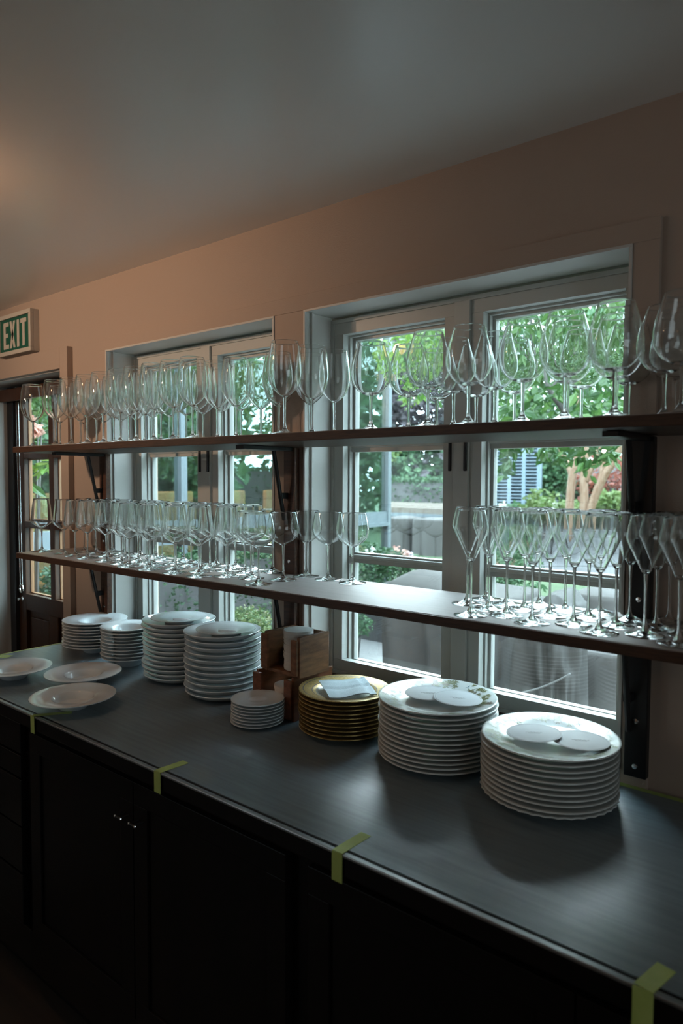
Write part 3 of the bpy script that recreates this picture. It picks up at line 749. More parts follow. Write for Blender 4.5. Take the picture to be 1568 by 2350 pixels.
def card(x, y, z, rz, lab, tilt=0):
    r = tag(empty('paper_card', (x, y, z), rz), lab, 'card', 'round paper cards on the patterned plates')
    r.rotation_euler.y = R(tilt); r.rotation_euler.x = R(tilt * .4)
    MB().lathe([(0, 0), (.0575, 0), (.058, .0004), (.0575, .0009), (.0545, .0009), (.0538, .0005), (.0530, .0009), (0, .0009)], 56).build('disc', 'card_stock', r)
    s_ = MB()
    rg = random.Random(int(x * 1000)); xx = -.018
    pts = []
    while xx < .018: pts.append((xx, .0018 * math.sin(xx * 900 + rg.uniform(0, 1.5)) + rg.uniform(-.0007, .0007), .00095)); xx += .0011
    s_.tube(pts, .00028, 4); s_.tube([(-.012, -.0055, .00095), (.012, -.0052, .00095)], .0002, 4)
    s_.build('script_line', 'grey_print', r)
zc7, zc8 = 12 * .0112 + .0195, 10 * .0115 + .0195
card(-.905, -.150, zc7, .55, 'round white paper card on the taller patterned stack, partly under another card')
card(-.826, -.146, zc7 + .0028, .5, 'round white paper card overlapping another on the taller patterned stack', 2.2)
card(-.612, -.194, zc8 + .0028, .5, 'round white paper card overlapping another on the nearest patterned stack', -2.2)
card(-.522, -.165, zc8, .45, 'round white paper card partly under another on the nearest patterned stack')

# ------------------------------------------------------------------ wooden boxes and coasters
def wbox(x0, x1, y0, y1, z0, z1, mat, lab, rz, post=(.022, .026)):
    cx, cy = (x0 + x1) / 2, (y0 + y1) / 2
    r = tag(empty('wooden_box', (cx, cy, z0), rz), lab, 'box', 'wooden coaster boxes'); off = Vector((cx, cy, z0)); th = .010
    def pp(mb, nm): dput(mb, nm, mat, .0022, r, off)
    pp(MB().box(x0, x0 + th, y0 + th, y1, z0, z1), 'side_panel'); pp(MB().box(x1 - th, x1, y0 + th * .9, y1, z0, z1), 'side_panel')
    pp(MB().box(x0 + th, x1 - th, y1 - th, y1, z0, z1 - .002), 'back_panel'); pp(MB().box(x0 + th, x1 - th, y0 + .012, y1 - th, z0, z0 + .010), 'base_panel')
    pp(MB().box(x0 - .004, x0 + post[0], y0 - .001, y0 + th * .9, z0 + .008, z1 - .006), 'front_post'); pp(MB().box(x1 - post[1], x1 - .003, y0 - .001, y0 + th * .9, z0 + .008, z1 - .008), 'front_post')
    return r
wbox(-1.462, -1.312, -.208, -.032, 0.0002, .125, 'box_red_wood', 'lower reddish wooden box under another box, beside the saucers', 0, (.028, .030))
wbox(-1.432, -1.289, -.205, -.075, .1255, .240, 'box_wood', 'upper brown wooden box holding white coasters, stacked on another box', R(-2))
def coasters(x, y, z0, n, dz, Rr, mat, where, group):
    me = None
    for i in range(n):
        if me is None: o = MB().lathe([(0, 0), (Rr - .0004, 0), (Rr, dz * .4), (Rr - .0004, dz * .93), (0, dz * .93)], 40).build('paper_coaster', mat, smooth=R(30)); me = o.data
        else: o = bpy.data.objects.new('paper_coaster', me); col.objects.link(o)
        o.location = (x + rnd.uniform(-.0012, .0012), y + rnd.uniform(-.0012, .0012), z0 + i * dz); k_ = n - i
        tag(o, ('topmost round coaster %s' % where) if k_ == 1 else ('bottom round coaster %s' % where) if i == 0 else 'round coaster, %s from top %s' % (ORD[k_], where), 'coaster', group)
coasters(-1.346, -.142, .1362, 26, .0043, .043, 'coaster_card', 'of the white pile in the upper box', 'white coasters in the upper box')
coasters(-1.375, -.150, .0108, 18, .0042, .044, 'pale_card', 'of the pinkish pile in the lower box', 'pale coasters in the lower box')

# ------------------------------------------------------------------ outdoors
GP = -1.0        # patio level
GL = -.62        # raised garden level
tag(MB().box(-14, 8, WT, 4.2, GP - .1, GP).build('patio', 'patio_stone'), kind='structure')
tag(MB().box(-40, 20, 4.2, 45, GL - .5, GL).build('lawn', 'lawn_green'), kind='structure')
tag(MB().box(-14, 8, 4.12, 4.2, GP, GL + .03).build('garden_edging', 'edging'), kind='structure')
a = onz(1180, 1330, GL); b = onz(1440, 1330, GL); c = onz(1450, 1243, GL); e = onz(1245, 1246, GL)
pth = MB()
for k in range(4):
    t0, t1 = k / 4 + .0, k / 4 + .235
    q = [a.lerp(e, t0), b.lerp(c, t0), b.lerp(c, t1), a.lerp(e, t1)]
    pth.zprism([(v.x, v.y) for v in q], GL, GL + .012)
tag(pth.build('garden_path', 'path_stone'), kind='structure')


def leaves(pts, size, mat, name, parent=None, droop=.6, seed=1, aspect=.42, svar=.35, fold=.25, loc=None):
    rg = np.random.default_rng(seed); pts = np.asarray(pts, float); n = len(pts)
    d = rg.normal(size=(n, 3)); d[:, 2] = d[:, 2] * .5 - droop; d /= np.linalg.norm(d, axis=1)[:, None]
    q = rg.normal(size=(n, 3)); s = np.cross(d, q); s /= np.linalg.norm(s, axis=1)[:, None]; nn = np.cross(s, d)
    L_ = size * (1 + svar * rg.uniform(-1, 1, n))[:, None]; W_ = L_ * aspect * .5
    v = np.stack([pts, pts + d * L_ * .35 + s * W_ + nn * W_ * fold, pts + d * L_ * .72 + s * W_ * .72 + nn * W_ * fold, pts + d * L_ - nn * W_ * .1,
                  pts + d * L_ * .72 - s * W_ * .72 + nn * W_ * fold, pts + d * L_ * .35 - s * W_ + nn * W_ * fold], 1).reshape(-1, 3)
    f = []
    for i in range(n): o = i * 6; f += [(o, o + 1, o + 2, o + 3), (o, o + 3, o + 4, o + 5)]
    me = bpy.data.meshes.new(name); 
    if loc is not None: v = v - np.array(loc)
    me.from_pydata(v.tolist(), [], f); me.update(); me.materials.append(MATS[mat])
    o = bpy.data.objects.new(name, me); col.objects.link(o)
    if parent is not None: o.parent = parent
    elif loc is not None: o.location = loc
    return o
def blob(c, rad, n, rg, shell=.55):
    d = rg.normal(size=(n, 3)); d /= np.linalg.norm(d, axis=1)[:, None]; r_ = rg.uniform(shell, 1, n) ** .7
    return np.array(c) + d * r_[:, None] * np.array(rad)
def clumps(c, rad, k, n, rg, sub=.45):
    out = []
    for _ in range(k):
        cc = blob(c, [x * .8 for x in rad], 1, rg, .2)[0]; out.append(blob(cc, [x * sub for x in rad], n // k, rg, .5))
    return np.concatenate(out)
def plant(name, label, cat, base, foliage, group=None, kind=None):
    r = tag(empty(name, base), label, cat, group)
    for (pts, size, mat, pn, dr) in foliage: leaves(np.asarray(pts) - np.array(base), size, mat, pn, r, dr, seed=len(pts))
    return r
rg = np.random.default_rng(3)

# crape myrtle with three bare trunks; its crown hangs over the near garden
YT = 8.5
def PT(px, py, y=YT): return ony(px, py, y)
tr = tag(empty('crape_myrtle_tree', PT(1325, 1240)), 'multi-stemmed tree with smooth pale orange trunks beyond the path', 'tree'); off = tr.location.copy()
def limb(pts, rads, nm='trunk'):
    m_ = MB(); P_ = catmull3([Vector(p_) for p_ in pts]); rr = np.interp(np.linspace(0, 1, len(P_)), np.linspace(0, 1, len(rads)), rads)
    m_.tube(P_, list(rr), 12)
    for i, v in enumerate(m_.v): m_.v[i] = tuple(Vector(v) - off)
    return m_.build(nm, 'bark', tr, smooth=True)
def catmull3(P_, n=6):
    out = []
    for i in range(len(P_) - 1):
        p0, p1, p2, p3 = P_[max(i - 1, 0)], P_[i], P_[i + 1], P_[min(i + 2, len(P_) - 1)]
        for k in range(n):
            t = k / n; out.append(.5 * ((2 * p1) + (p2 - p0) * t + (2 * p0 - 5 * p1 + 4 * p2 - p3) * t * t + (3 * p1 - p0 - 3 * p2 + p3) * t ** 3))
    out.append(P_[-1]); return out
limb([PT(1312, 1262), PT(1309, 1215), PT(1308, 1160), PT(1313, 1100), PT(1318, 1070)], [.075, .065, .060, .060, .055])
limb([PT(1314, 1098), PT(1302, 1062), PT(1288, 1035), PT(1270, 990)], [.045, .035, .03, .02], 'branch')
limb([PT(1318, 1085), PT(1324, 1040), PT(1330, 980), PT(1325, 900)], [.04, .035, .03, .02], 'branch')
limb([PT(1341, 1262), PT(1337, 1210), PT(1341, 1150), PT(1340, 1090), PT(1345, 1040), PT(1340, 950)], [.075, .068, .062, .058, .045, .02])
limb([PT(1346, 1105), PT(1360, 1070), PT(1372, 1040), PT(1378, 980)], [.04, .04, .035, .02], 'branch')
limb([PT(1344, 1262), PT(1350, 1195), PT(1362, 1150), PT(1385, 1095), PT(1408, 1060), PT(1428, 1010), PT(1450, 940)], [.065, .062, .062, .060, .050, .04, .02])
limb([PT(1378, 1108), PT(1386, 1065), PT(1392, 1035), PT(1390, 970)], [.05, .045, .04, .02], 'branch')
cr_pts = [clumps((-6.0, 7.6, 2.6), (1.9, 1.8, .8), 22, 2200, rg, .4)]
leaves(np.concatenate(cr_pts) - np.array(off), .10, 'tree_leaf', 'crown', tr, .5, 21)

# big leafy tree close to the house: bough and dense leaves filling the right-hand window top
def boxpts(pxs, pys, ys, n):
    out = []
    for _ in range(n): out.append(tuple(ony(rg.uniform(*pxs), rg.uniform(*pys), rg.uniform(*ys))))
    return out
nb = PT(1300, 955, 3.6)
nt_ = tag(empty('leafy_tree', nb), 'dense green leafy tree filling the top of the right window', 'tree'); off = nb.copy()
def dlimb(pts, rads, root, nm='branch', mat='dark_bark'):
    m_ = MB(); P_ = catmull3([Vector(p_) for p_ in pts]); rr = np.interp(np.linspace(0, 1, len(P_)), np.linspace(0, 1, len(rads)), rads); m_.tube(P_, list(rr), 10)
    for i, v in enumerate(m_.v): m_.v[i] = tuple(Vector(v) - root.location)
    return m_.build(nm, mat, root, smooth=True)
dlimb([PT(1306, 975, 3.7), PT(1290, 935, 3.6), PT(1262, 895, 3.5), PT(1245, 840, 3.5), PT(1225, 760, 3.5), PT(1215, 640, 3.6)], [.030, .026, .020, .015, .012, .01], nt_)
dlimb([PT(1262, 895, 3.5), PT(1300, 850, 3.6), PT(1350, 800, 3.7), PT(1400, 700, 3.8)], [.012, .01, .008, .006], nt_)
dlimb([PT(1245, 840, 3.5), PT(1190, 800, 3.4), PT(1150, 760, 3.3)], [.010, .008, .005], nt_)
pts = boxpts((1110, 1440), (600, 985), (3.0, 4.4), 1500) + boxpts((1235, 1425), (960, 1062), (3.6, 4.2), 190) + boxpts((1110, 1500), (560, 960), (4.6, 5.6), 1100)
# hanging tips
for (px, py, n_) in ((1150, 1020, 5), (1165, 1035, 6), (1170, 1060, 7), (1158, 1075, 6), (1152, 1092, 4), (1200, 1020, 6), (1215, 1025, 4), (1180, 1030, 6), (1250, 1040, 6), (1290, 1060, 5), (1345, 1075, 4), (1335, 1060, 5), (1348, 1090, 2), (1400, 1045, 5), (1380, 1040, 5)):
    pts += boxpts((px - 9, px + 9), (py - 16, py + 2), (3.6, 3.9), n_ * 2)
leaves(np.array(pts) - np.array(off), .092, 'tree_leaf', 'leaves', nt_, .75, 5, .46)
# same leaves reaching into the left half of that window, younger and brighter
pts = []
for _ in range(900):
    px = rg.uniform(845, 1045); lim = np.interp(px, [845, 870, 900, 940, 985, 1010, 1045], [762, 850, 872, 945, 905, 880, 840]) - 12
    pts.append(tuple(ony(px, rg.uniform(690, lim) if rg.uniform() < .9 else lim, rg.uniform(3.0, 3.9))))
yl = leaves(np.array(pts) - np.array(off), .062, 'spring_leaf', 'young_leaves', nt_, .8, 6, .42); yl['label'] = 'bright yellow-green young leaves'
dlimb([PT(1222, 720, 3.5), PT(1140, 680, 3.4), PT(1060, 690, 3.4), PT(1000, 740, 3.4), PT(950, 800, 3.4), PT(925, 880, 3.4)], [.014, .013, .012, .009, .006, .003], nt_)
tb = PT(1530, 1100, 3.9)
dlimb([(tb.x, 3.9, GP), (tb.x, 3.9, -.4), PT(1500, 1010, 3.9), PT(1410, 992, 3.8), PT(1306, 975, 3.7)], [.075, .065, .05, .038, .030], nt_, 'trunk')

# far trees
def ftree(name, label, c_px, y, rad, mat, n, size, k=14, base_z=GL, trunk=True):
    c_ = ony(c_px[0], c_px[1], y); base = Vector((c_.x, c_.y, base_z))
    r = tag(empty(name, base), label, 'tree', 'trees and shrubs at the end of the garden')
    leaves(clumps(c_ - base, rad, k, n, rg, .5), size, mat, 'crown', r, .3, n, .6)
    if trunk:
        m_ = MB(); m_.tube([(0, 0, 0), (.05, 0, (c_ - base).z * .6), (0, 0, (c_ - base).z)], [.12, .09, .05], 8); m_.build('trunk', 'dark_bark', r, smooth=True)
    return r
ftree('broadleaf_tree', 'tall greyish purple-leaved tree behind the garden, in the middle pane', (930, 860), 15, (3.4, 2.2, 2.9), 'plum_leaf', 5200, .26, 26)
ftree('broadleaf_tree', 'yellow-green bushy tree low at the left of the middle pane', (830, 1000), 12.5, (1.0, .8, 1.1), 'grass_leaf', 1100, .16)
ftree('broadleaf_tree', 'fresh green rounded tree behind the wooden bench top', (905, 1075), 13.5, (1.15, 1.0, 1.0), 'mid_leaf', 1500, .17)
ftree('broadleaf_tree', 'dark blue-green tree at the far end of the lawn', (985, 1085), 15, (1.9, 1.2, 1.4), 'hedge_leaf', 2400, .2)
ftree('broadleaf_tree', 'dark tree mass to the left, over the glazed wing', (700, 900), 16, (4.2, 2, 3.4), 'mid_leaf', 4200, .27, 26)
ftree('broadleaf_tree', 'red-leaved small maple behind the pale trunks', (1405, 1095), 12, (.75, .7, .75), 'red_leaf', 1100, .09)
ftree('broadleaf_tree', 'dark conifer-like tree rising right of the slatted screen', (1262, 1090), 11.6, (.36, .4, .85), 'mid_leaf', 1300, .11)
ftree('broadleaf_tree', 'tall background tree above the garden wall, far right', (1340, 940), 17, (4.5, 1.8, 2.8), 'mid_leaf', 4200, .26, 24)
for i_, (x_, y_, z_, rr_) in enumerate(((2.6, 7.0, 1.6, (1.9, 1.9, 2.3)), (5.2, 9.5, 2.2, (2.4, 2.2, 3.0)), (2.2, 12.5, 2.4, (2.2, 2.0, 3.2)), (7.5, 6.0, 2.0, (2.2, 2.4, 2.8)), (3.8, 4.9, .6, (1.2, 1.0, 1.5)))):
    base = Vector((x_, y_, GL)); r = tag(empty('broadleaf_tree', base), 'green tree at the right of the garden, reflected in the wing glass', 'tree', 'trees reflected in the wing glass')
    leaves(clumps((0, 0, z_ - GL), rr_, 26, 4200, rg, .5), .25, 'mid_leaf', 'crown', r, .3, 90 + i_, .6)
    m_ = MB(); m_.tube([(0, 0, 0), (.05, 0, (z_ - GL) * .6), (0, 0, z_ - GL)], [.12, .09, .05], 8); m_.build('trunk', 'dark_bark', r, smooth=True)
# hedges
def hedge(name, label, x0, x1, y0, y1, z0, z1, mat, n, size):
    b_ = Vector(((x0 + x1) / 2, (y0 + y1) / 2, z0)); r = tag(empty(name, b_), label, 'hedge')
    core = MB().box(x0 - b_.x + .06, x1 - b_.x - .06, y0 - b_.y + .06, y1 - b_.y - .06, 0, z1 - z0 - .06).build('woody_core', 'edging', r)
    P_ = rg.uniform(size=(n, 3)) * np.array([x1 - x0, y1 - y0, z1 - z0]) + np.array([x0, y0, z0])
    ax = rg.integers(0, 3, n); front = rg.uniform(size=n) < .7
    P_[:, 1] = np.where(ax == 0, np.where(front, y0, y1), P_[:, 1]); P_[:, 2] = np.where(ax == 1, z1, P_[:, 2]); P_[:, 0] = np.where(ax == 2, np.where(front, x1, x0), P_[:, 0])
    P_ += rg.normal(size=P_.shape) * .03
    leaves(P_ - np.array(b_), size, mat, 'foliage', r, .1, n, .6); return r
q0, q1 = ony(885, 1125, 11), ony(1015, 1125, 11)
hedge('clipped_hedge', 'long dark clipped hedge across the end of the lawn', q0.x - .6, q1.x + 1.2, 11, 11.6, GL, ony(940, 1108, 11).z + .06, 'hedge_leaf', 5200, .075)
q0, q1 = ony(1275, 1150, 12), ony(1340, 1150, 12)
hedge('clipped_hedge', 'dark clipped hedge behind the pale tree trunks', q0.x, q1.x + .2, 12.2, 12.7, GL, ony(1300, 1112, 12.2).z, 'hedge_leaf', 2600, .07)
hedge('clipped_hedge', 'low clipped hedge below the glazed wing, seen through the door panes', -4.42, -4.1, .7, 2.6, GP, .06, 'hedge_leaf', 6500, .035)
hedge('clipped_hedge', 'long unseen clipped hedge at the right, added to darken the wing glass reflection', 3.2, 3.9, 5.6, 14, GL, .9, 'mid_leaf', 5000, .09)  # added out of view to keep bright sky out of the wing reflection
# garden wall far behind
gw0, gw1 = ony(1230, 1150, 13.2), ony(1440, 1150, 13.2)
tag(MB().box(gw0.x - 1, gw1.x + 3, 13.2, 13.4, GL, 1.05).build('garden_wall', 'garden_wall_paint'), kind='structure')

# slatted screen
s0, s1 = ony(1105, 1200, 10.5), ony(1236, 1200, 10.5)
zt_ = ony(1170, 1022, 10.5).z; sr_ = tag(empty('slatted_screen', (s0.x, 10.5, GL)), 'tall grey-blue slatted louvre screen standing at the lawn edge', 'screen'); off = sr_.location.copy()
W_ = s1.x - s0.x
for k in range(5):
    x_ = s0.x + W_ * k / 4; dput(MB().box(x_ - .035, x_ + .035, 10.47, 10.53, GL, zt_), 'post', 'louvre_paint', 0, sr_, off)
for k in range(4):
    xa, xb = s0.x + W_ * k / 4 + .035, s0.x + W_ * (k + 1) / 4 - .035; m_ = MB(); z = GL + .12
    while z < zt_ - .04:
        T = Matrix.Translation((0, 10.5, z)) @ Matrix.Rotation(R(-28), 4, 'X'); m_.box(xa, xb, -.035, .035, -.006, .006, 0, T); z += .062
    dput(m_, 'slats', 'louvre_paint', 0, sr_, off)
dput(MB().box(s0.x - .035, s1.x + .035, 10.46, 10.54, zt_, zt_ + .06), 'top_rail', 'louvre_paint', 0, sr_, off)
dput(MB().box(s0.x, s1.x, 10.62, 10.64, GL, zt_), 'backing', 'louvre_dark', 0, sr_, off)
# flowering shrubs
def shrub(name, label, c_px, y, rad, leaf, petal, nl, npt, sl, sp_, base_z=GL, grp='flowering shrubs in the garden'):
    c_ = ony(c_px[0], c_px[1], y); base = Vector((c_.x, c_.y, base_z)); d_ = c_ - base
    r = tag(empty(name, base), label, 'shrub', grp); leaves(clumps(d_, rad, 10, nl, rg, .5), sl, leaf, 'foliage', r, .1, nl, .5)
    st_ = MB()
    for q_ in range(5):
        ax_, ay_ = rg.uniform(-.3, .3) * rad[0], rg.uniform(-.3, .3) * rad[1]; st_.tube([(ax_ * .3, ay_ * .3, 0), (ax_, ay_, d_.z * .6), (d_.x + ax_ * 2, d_.y + ay_ * 2, d_.z)], [.012, .009, .004], 6)
    st_.build('stems', 'dark_bark', r, smooth=True)
    if npt: leaves(clumps(d_ + Vector((0, -.05, .02)), [x * 1.05 for x in rad], max(4, npt // 14), npt, rg, .16), sp_, petal, 'blossoms', r, 0, npt, .9)
    return r
shrub('hydrangea_shrub', 'white-flowered hydrangea shrub beside the slatted screen', (1270, 1180), 9.6, (.55, .4, .42), 'grass_leaf', 'white_petal', 1300, 220, .09, .06)
shrub('hydrangea_shrub', 'leafy shrub with pale flowers in front of the slatted screen', (1190, 1185), 9.9, (.55, .22, .33), 'mid_leaf', 'white_petal', 900, 60, .08, .05)
shrub('ornamental_grass', 'tuft of light yellow-green grass right of the pale trunks', (1398, 1165), 10.5, (.4, .3, .3), 'grass_leaf', None, 900, 0, .12, 0)
shrub('rose_shrub', 'rose shrub with orange-pink blooms below the middle pane', (908, 1285), 4.5, (.24, .24, .17), 'mid_leaf', 'pink_petal', 700, 130, .045, .035)
shrub('rose_shrub', 'rose shrub with pale lilac blooms, right part of the middle pane', (952, 1292), 4.7, (.2, .2, .13), 'mid_leaf', 'lilac_petal', 300, 70, .045, .035)
shrub('rose_shrub', 'low shrub with pink blooms behind the champagne glasses', (1175, 1275), 5.2, (.35, .25, .25), 'mid_leaf', 'pink_petal', 800, 70, .045, .035)
shrub('garden_shrub', 'dark low shrub with few white flowers beyond the left covers', (850, 1300), 3.9, (.34, .3, .24), 'hedge_leaf', 'white_petal', 900, 60, .05, .03)
shrub('garden_shrub', 'small green shrub left of the covered grill', (818, 1425), 3.3, (.16, .2, .16), 'mid_leaf', None, 500, 0, .04, 0, GP)
shrub('garden_shrub', 'bright green shrub behind the crumpled cover in the right window', (1150, 1335), 3.6, (.3, .2, .2), 'mid_leaf', None, 500, 0, .05, 0, GP)
shrub('boxwood_shrub', 'speckled yellow-green boxwood outside the left window above the plates', (585, 1440), .95, (.27, .22, .13), 'box_leaf', None, 5200, 0, .021, 0, GP)
c_ = ony(72, 985, .75)
rh = shrub('rhododendron_shrub', 'large-leaved flowering shrub with pink bloom outside the door', (66, 935), .52, (.26, .14, .24), 'tree_leaf', None, 330, 0, .10, 0, GP)
bl = ony(75, 985, .42) - rh.location
leaves(blob(bl, (.045, .04, .04), 60, rg, .3), .045, 'pink_petal', 'blossoms', rh, 0, 9, .9)
leaves(blob(ony(100, 1065, .45) - rh.location, (.06, .06, .03), 10, rg, .3), .10, 'spring_leaf', 'young_leaves', rh, .2, 10, .4)
leaves(blob(ony(58, 1090, .45) - rh.location, (.05, .06, .07), 12, rg, .3), .09, 'tree_leaf', 'lower_leaves', rh, .9, 12, .42)

# wooden bench top and covered furniture beyond the lawn
def YP(px, py, y): return ony(px, py, y)
f0, f1 = YP(884, 1225, 9.0), YP(1030, 1225, 9.0)
bt = tag(empty('garden_bench', ((f0.x + f1.x) / 2, 9.4, GL)), 'long wooden plank table beyond the lawn, over covered furniture', 'table'); off = bt.location.copy()
zt1 = YP(940, 1178, 9.0).z; m_ = MB()
for k in range(5): m_.box(f0.x - .8, f1.x + .6, 9.05 + k * .24, 9.27 + k * .24, zt1, zt1 + .10 + k * .012)
dput(m_, 'plank_top', 'deck_plank', .004, bt, off)
dput(MB().box(f0.x - .8, f1.x + .6, 9.0, 9.05, zt1 - .06, zt1 - .001), 'apron', 'wing_metal', 0, bt, off)
for xx in (f0.x - .7, f1.x + .4): dput(MB().box(xx, xx + .09, 9.1, 10.2, GL, zt1), 'leg', 'wing_metal', 0, bt, off)

def drape(name, label, x0, x1, y0, y1, z0, z1, seed, taper=.08, folds=9, amp=.02, top=None, rz=0, hem=None, mat='cover_fabric', nx=60, nz=26):
    """fabric cover over a block: corrugated sides, sagging top"""
    rg_ = np.random.default_rng(seed); cx, cy = (x0 + x1) / 2, (y0 + y1) / 2; hx, hy = (x1 - x0) / 2, (y1 - y0) / 2
    per = []
    n = nx * 2
    for i in range(n):
        a = 2 * PI * i / n; ca, sa = math.cos(a), math.sin(a); k_ = (abs(ca) ** 5 + abs(sa) ** 5) ** (-.2); per.append((ca * k_, sa * k_, a))
    ph = rg_.uniform(0, 6.28, 4); vs = []; fs = []
    H = z1 - z0
    for j in range(nz + 1):
        t = j / nz; sh = 1 - taper * (1 - t) * -1 if taper < 0 else 1 - taper * (1 - t)
        for (ux, uy, a) in per:
            w_ = amp * (1 - t) ** .7 * (math.sin(folds * a + ph[0]) + .6 * math.sin(folds * 2.3 * a + ph[1] + t * 1.5) + .4 * math.sin(folds * .6 * a + ph[2]))
            if hem and uy < 0:
                hz_ = (hem[0] + (hem[1] - hem[0]) * (ux + 1) / 2 - z0) / H
                if t < hz_: w_ += .016 * math.sin(34 * a) * min(1, (hz_ - t) * 6)
                else: w_ += .020 * math.sin(9 * a + 7 * t)
            rr = 1 - .06 * (t ** 8)
            vs.append((ux * (hx * sh * rr + w_), uy * (hy * sh * rr + w_), t * H))
    base = nz * n
    for j in range(nz):
        for i in range(n): a = j * n + i; b = j * n + (i + 1) % n; fs.append((a, b, b + n, a + n))
    rings = 8; prev = base
    for q in range(1, rings + 1):
        s_ = 1 - q / rings
        for (ux, uy, a) in per:
            X_, Y_ = ux * hx * .94 * s_, uy * hy * .94 * s_
            z_ = H + (top(X_ / hx, Y_ / hy) if top else .03 * (1 - s_ * s_)) + .012 * math.sin(9 * X_ + ph[3]) * math.sin(7 * Y_ + ph[0]) * (1 - s_)
            vs.append((X_, Y_, z_))
        cur = base + q * n
        for i in range(n): fs.append((prev + i, prev + (i + 1) % n, cur + (i + 1) % n, cur + i))
        prev = cur
    m_ = MB().add(vs, fs); r = tag(empty(name, (cx, cy, z0), rz), label, 'cover'); m_.build('cloth', mat, r, smooth=True)
    if hem:
        pts = [(ux_ * hx * (1 - taper * .6), -hy * (1 - taper * .6) - .022, hem[0] + (hem[1] - hem[0]) * (ux_ + 1) / 2 - z0 - .02 * (1 - ux_ * ux_)) for ux_ in np.linspace(-.98, .98, 24)]
        MB().tube(pts, .0045, 6).build('piping', 'cover_piping', r, smooth=True)
    return r
# covered grill spanning both halves of the right window
g0 = YP(842, 1400, 2.2).x; g1 = YP(1172, 1400, 2.2).x; gz = YP(930, 1352, 2.2).z
drape('grill_cover', 'big grey fabric grill cover with a raised hump, outside the middle pane', g0, g1, 2.2, 2.85, GP, gz, 4, .16, 11, .040,
      top=lambda u_, v_: .11 * max(0, 1 - (abs(u_ + .28) / .55) ** 3) * max(0, 1 - (abs(v_) / .95) ** 3))
g2 = YP(1176, 1500, 1.75).x; g3 = YP(1300, 1500, 1.75).x; gz2 = YP(1230, 1372, 2.05).z
drape('furniture_cover', 'crumpled grey furniture cover with white piping, outside the right window', g2, g3, 1.75, 2.15, GP, gz2, 9, -.10, 7, .034, hem=(YP(1203, 1592, 1.75).z, YP(1295, 1540, 1.75).z), mat='cover_dark', rz=R(6),
      top=lambda u_, v_: .06 * (1 - abs(u_)) + .03 * math.sin(4 * u_))
g4 = YP(1285, 1550, 2.4).x; g5 = YP(1520, 1550, 2.4).x; gz3 = YP(1350, 1492, 2.4).z
drape('furniture_cover', 'low wide grey cover over outdoor seating, lower right window', g4, g5, 2.35, 3.1, GP + .12, gz3, 12, .02, 3, .03, top=lambda u_, v_: .02 * math.cos(3 * v_))
tag(MB().box(g4 + .03, g5 - .03, 2.42, 3.05, GP, GP + .13).build('seating_base', 'sofa_base_dark', bevel=.01), 'dark base of the low covered outdoor seating', 'base')
g6 = YP(1352, 1380, 4.0).x; g7 = YP(1470, 1380, 4.0).x
drape('furniture_cover', 'small pale cover seen behind the champagne glasses, far right of window', g6, g7, 3.5, 4.0, GP, YP(1380, 1352, 3.9).z, 15, .05, 7, .014)
for (pa, pb), lab in zip([((898, 952), 0), ((960, 1040), 0)], ['grey covered outdoor seat under the plank table, left one', 'grey covered outdoor seat under the plank table, right one']):
    xa, xb = YP(pa[0] if isinstance(pa, tuple) else pa, 1210, 8.6).x, YP((pa[1] if isinstance(pa, tuple) else pb), 1210, 8.6).x
    drape('furniture_cover', lab, xa, xb, 8.3, 8.95, GL, YP(930, 1188, 8.6).z, int(xa * 10) % 50 + 1, .02, 5, .012)

# glazed wing on the left (a neighbouring dining room) with tan chairs inside
XW = -4.62; YW0, YW1 = .55, 4.85
wg = tag(empty('glazed_wing', (XW, YW0, GP)), 'dark metal framed glass wall of the neighbouring wing, left of the garden', 'glass wall'); off = wg.location.copy()
zb_ = .30; zw = 2.6
m_ = MB(); m_.box(XW - .06, XW + .02, YW0, YW1, zb_ - .13, zb_).box(XW - .06, XW + .04, YW0, YW1, zb_ - .16, zb_ - .12).box(XW - .06, XW + .02, YW0, YW1, zw, zw + .2).box(XW - .06, XW + .02, YW0, YW1, GP, GP + .1)
dput(m_, 'transom', 'wing_metal', 0, wg, off)
for yy in (YW0, 1.98, 3.4, YW1): dput(MB().box(XW - .06, XW + .03, yy - .03, yy + .03, GP, zw), 'mullion', 'wing_metal', 0, wg, off)
for ya, yb in ((YW0, 1.98), (1.98, 3.4), (3.4, YW1)):
    for za, zc_ in ((GP + .1, zb_ - .13), (zb_, zw)): dput(MB().box(XW - .022, XW - .016, ya + .03, yb - .03, za, zc_), 'pane', 'wing_glass', 0, wg, off)
w = MB(); w.box(XW - 4.2, XW - 4.0, .3, 5.2, GP, zw + .2).box(XW - 4, XW - .06, YW0 - .2, YW0, GP, zw).box(XW - 4, XW - .06, YW0 - .2, YW1, zw, zw + .2).box(XW - 4, XW - .06, YW0 - .2, YW1, GP - .05, -.55).box(XW - 4, XW - .06, YW1 - .03, YW1 + .02, GP, zw)
tag(w.build('neighbouring_room', 'wing_inside'), kind='structure')
def tan_chair(name='tan_chair'):
    r = empty(name); z_ = .0
    MB().box(-.23, .23, -.23, .23, .40, .47).build('seat', 'tan_seat', r, bevel=.02)
    MB().box(-.23, .23, .19, .25, .47, 1.10).build('backrest', 'tan_seat', r, bevel=.02)
    for sx in (-1, 1):
        for sy in (-1, 1): MB().box(sx * .20 - .02, sx * .20 + .02, sy * .20 - .02, sy * .20 + .02, 0, .40).build('leg', 'tan_seat', r)
    return r
tc0 = tan_chair(); first = True
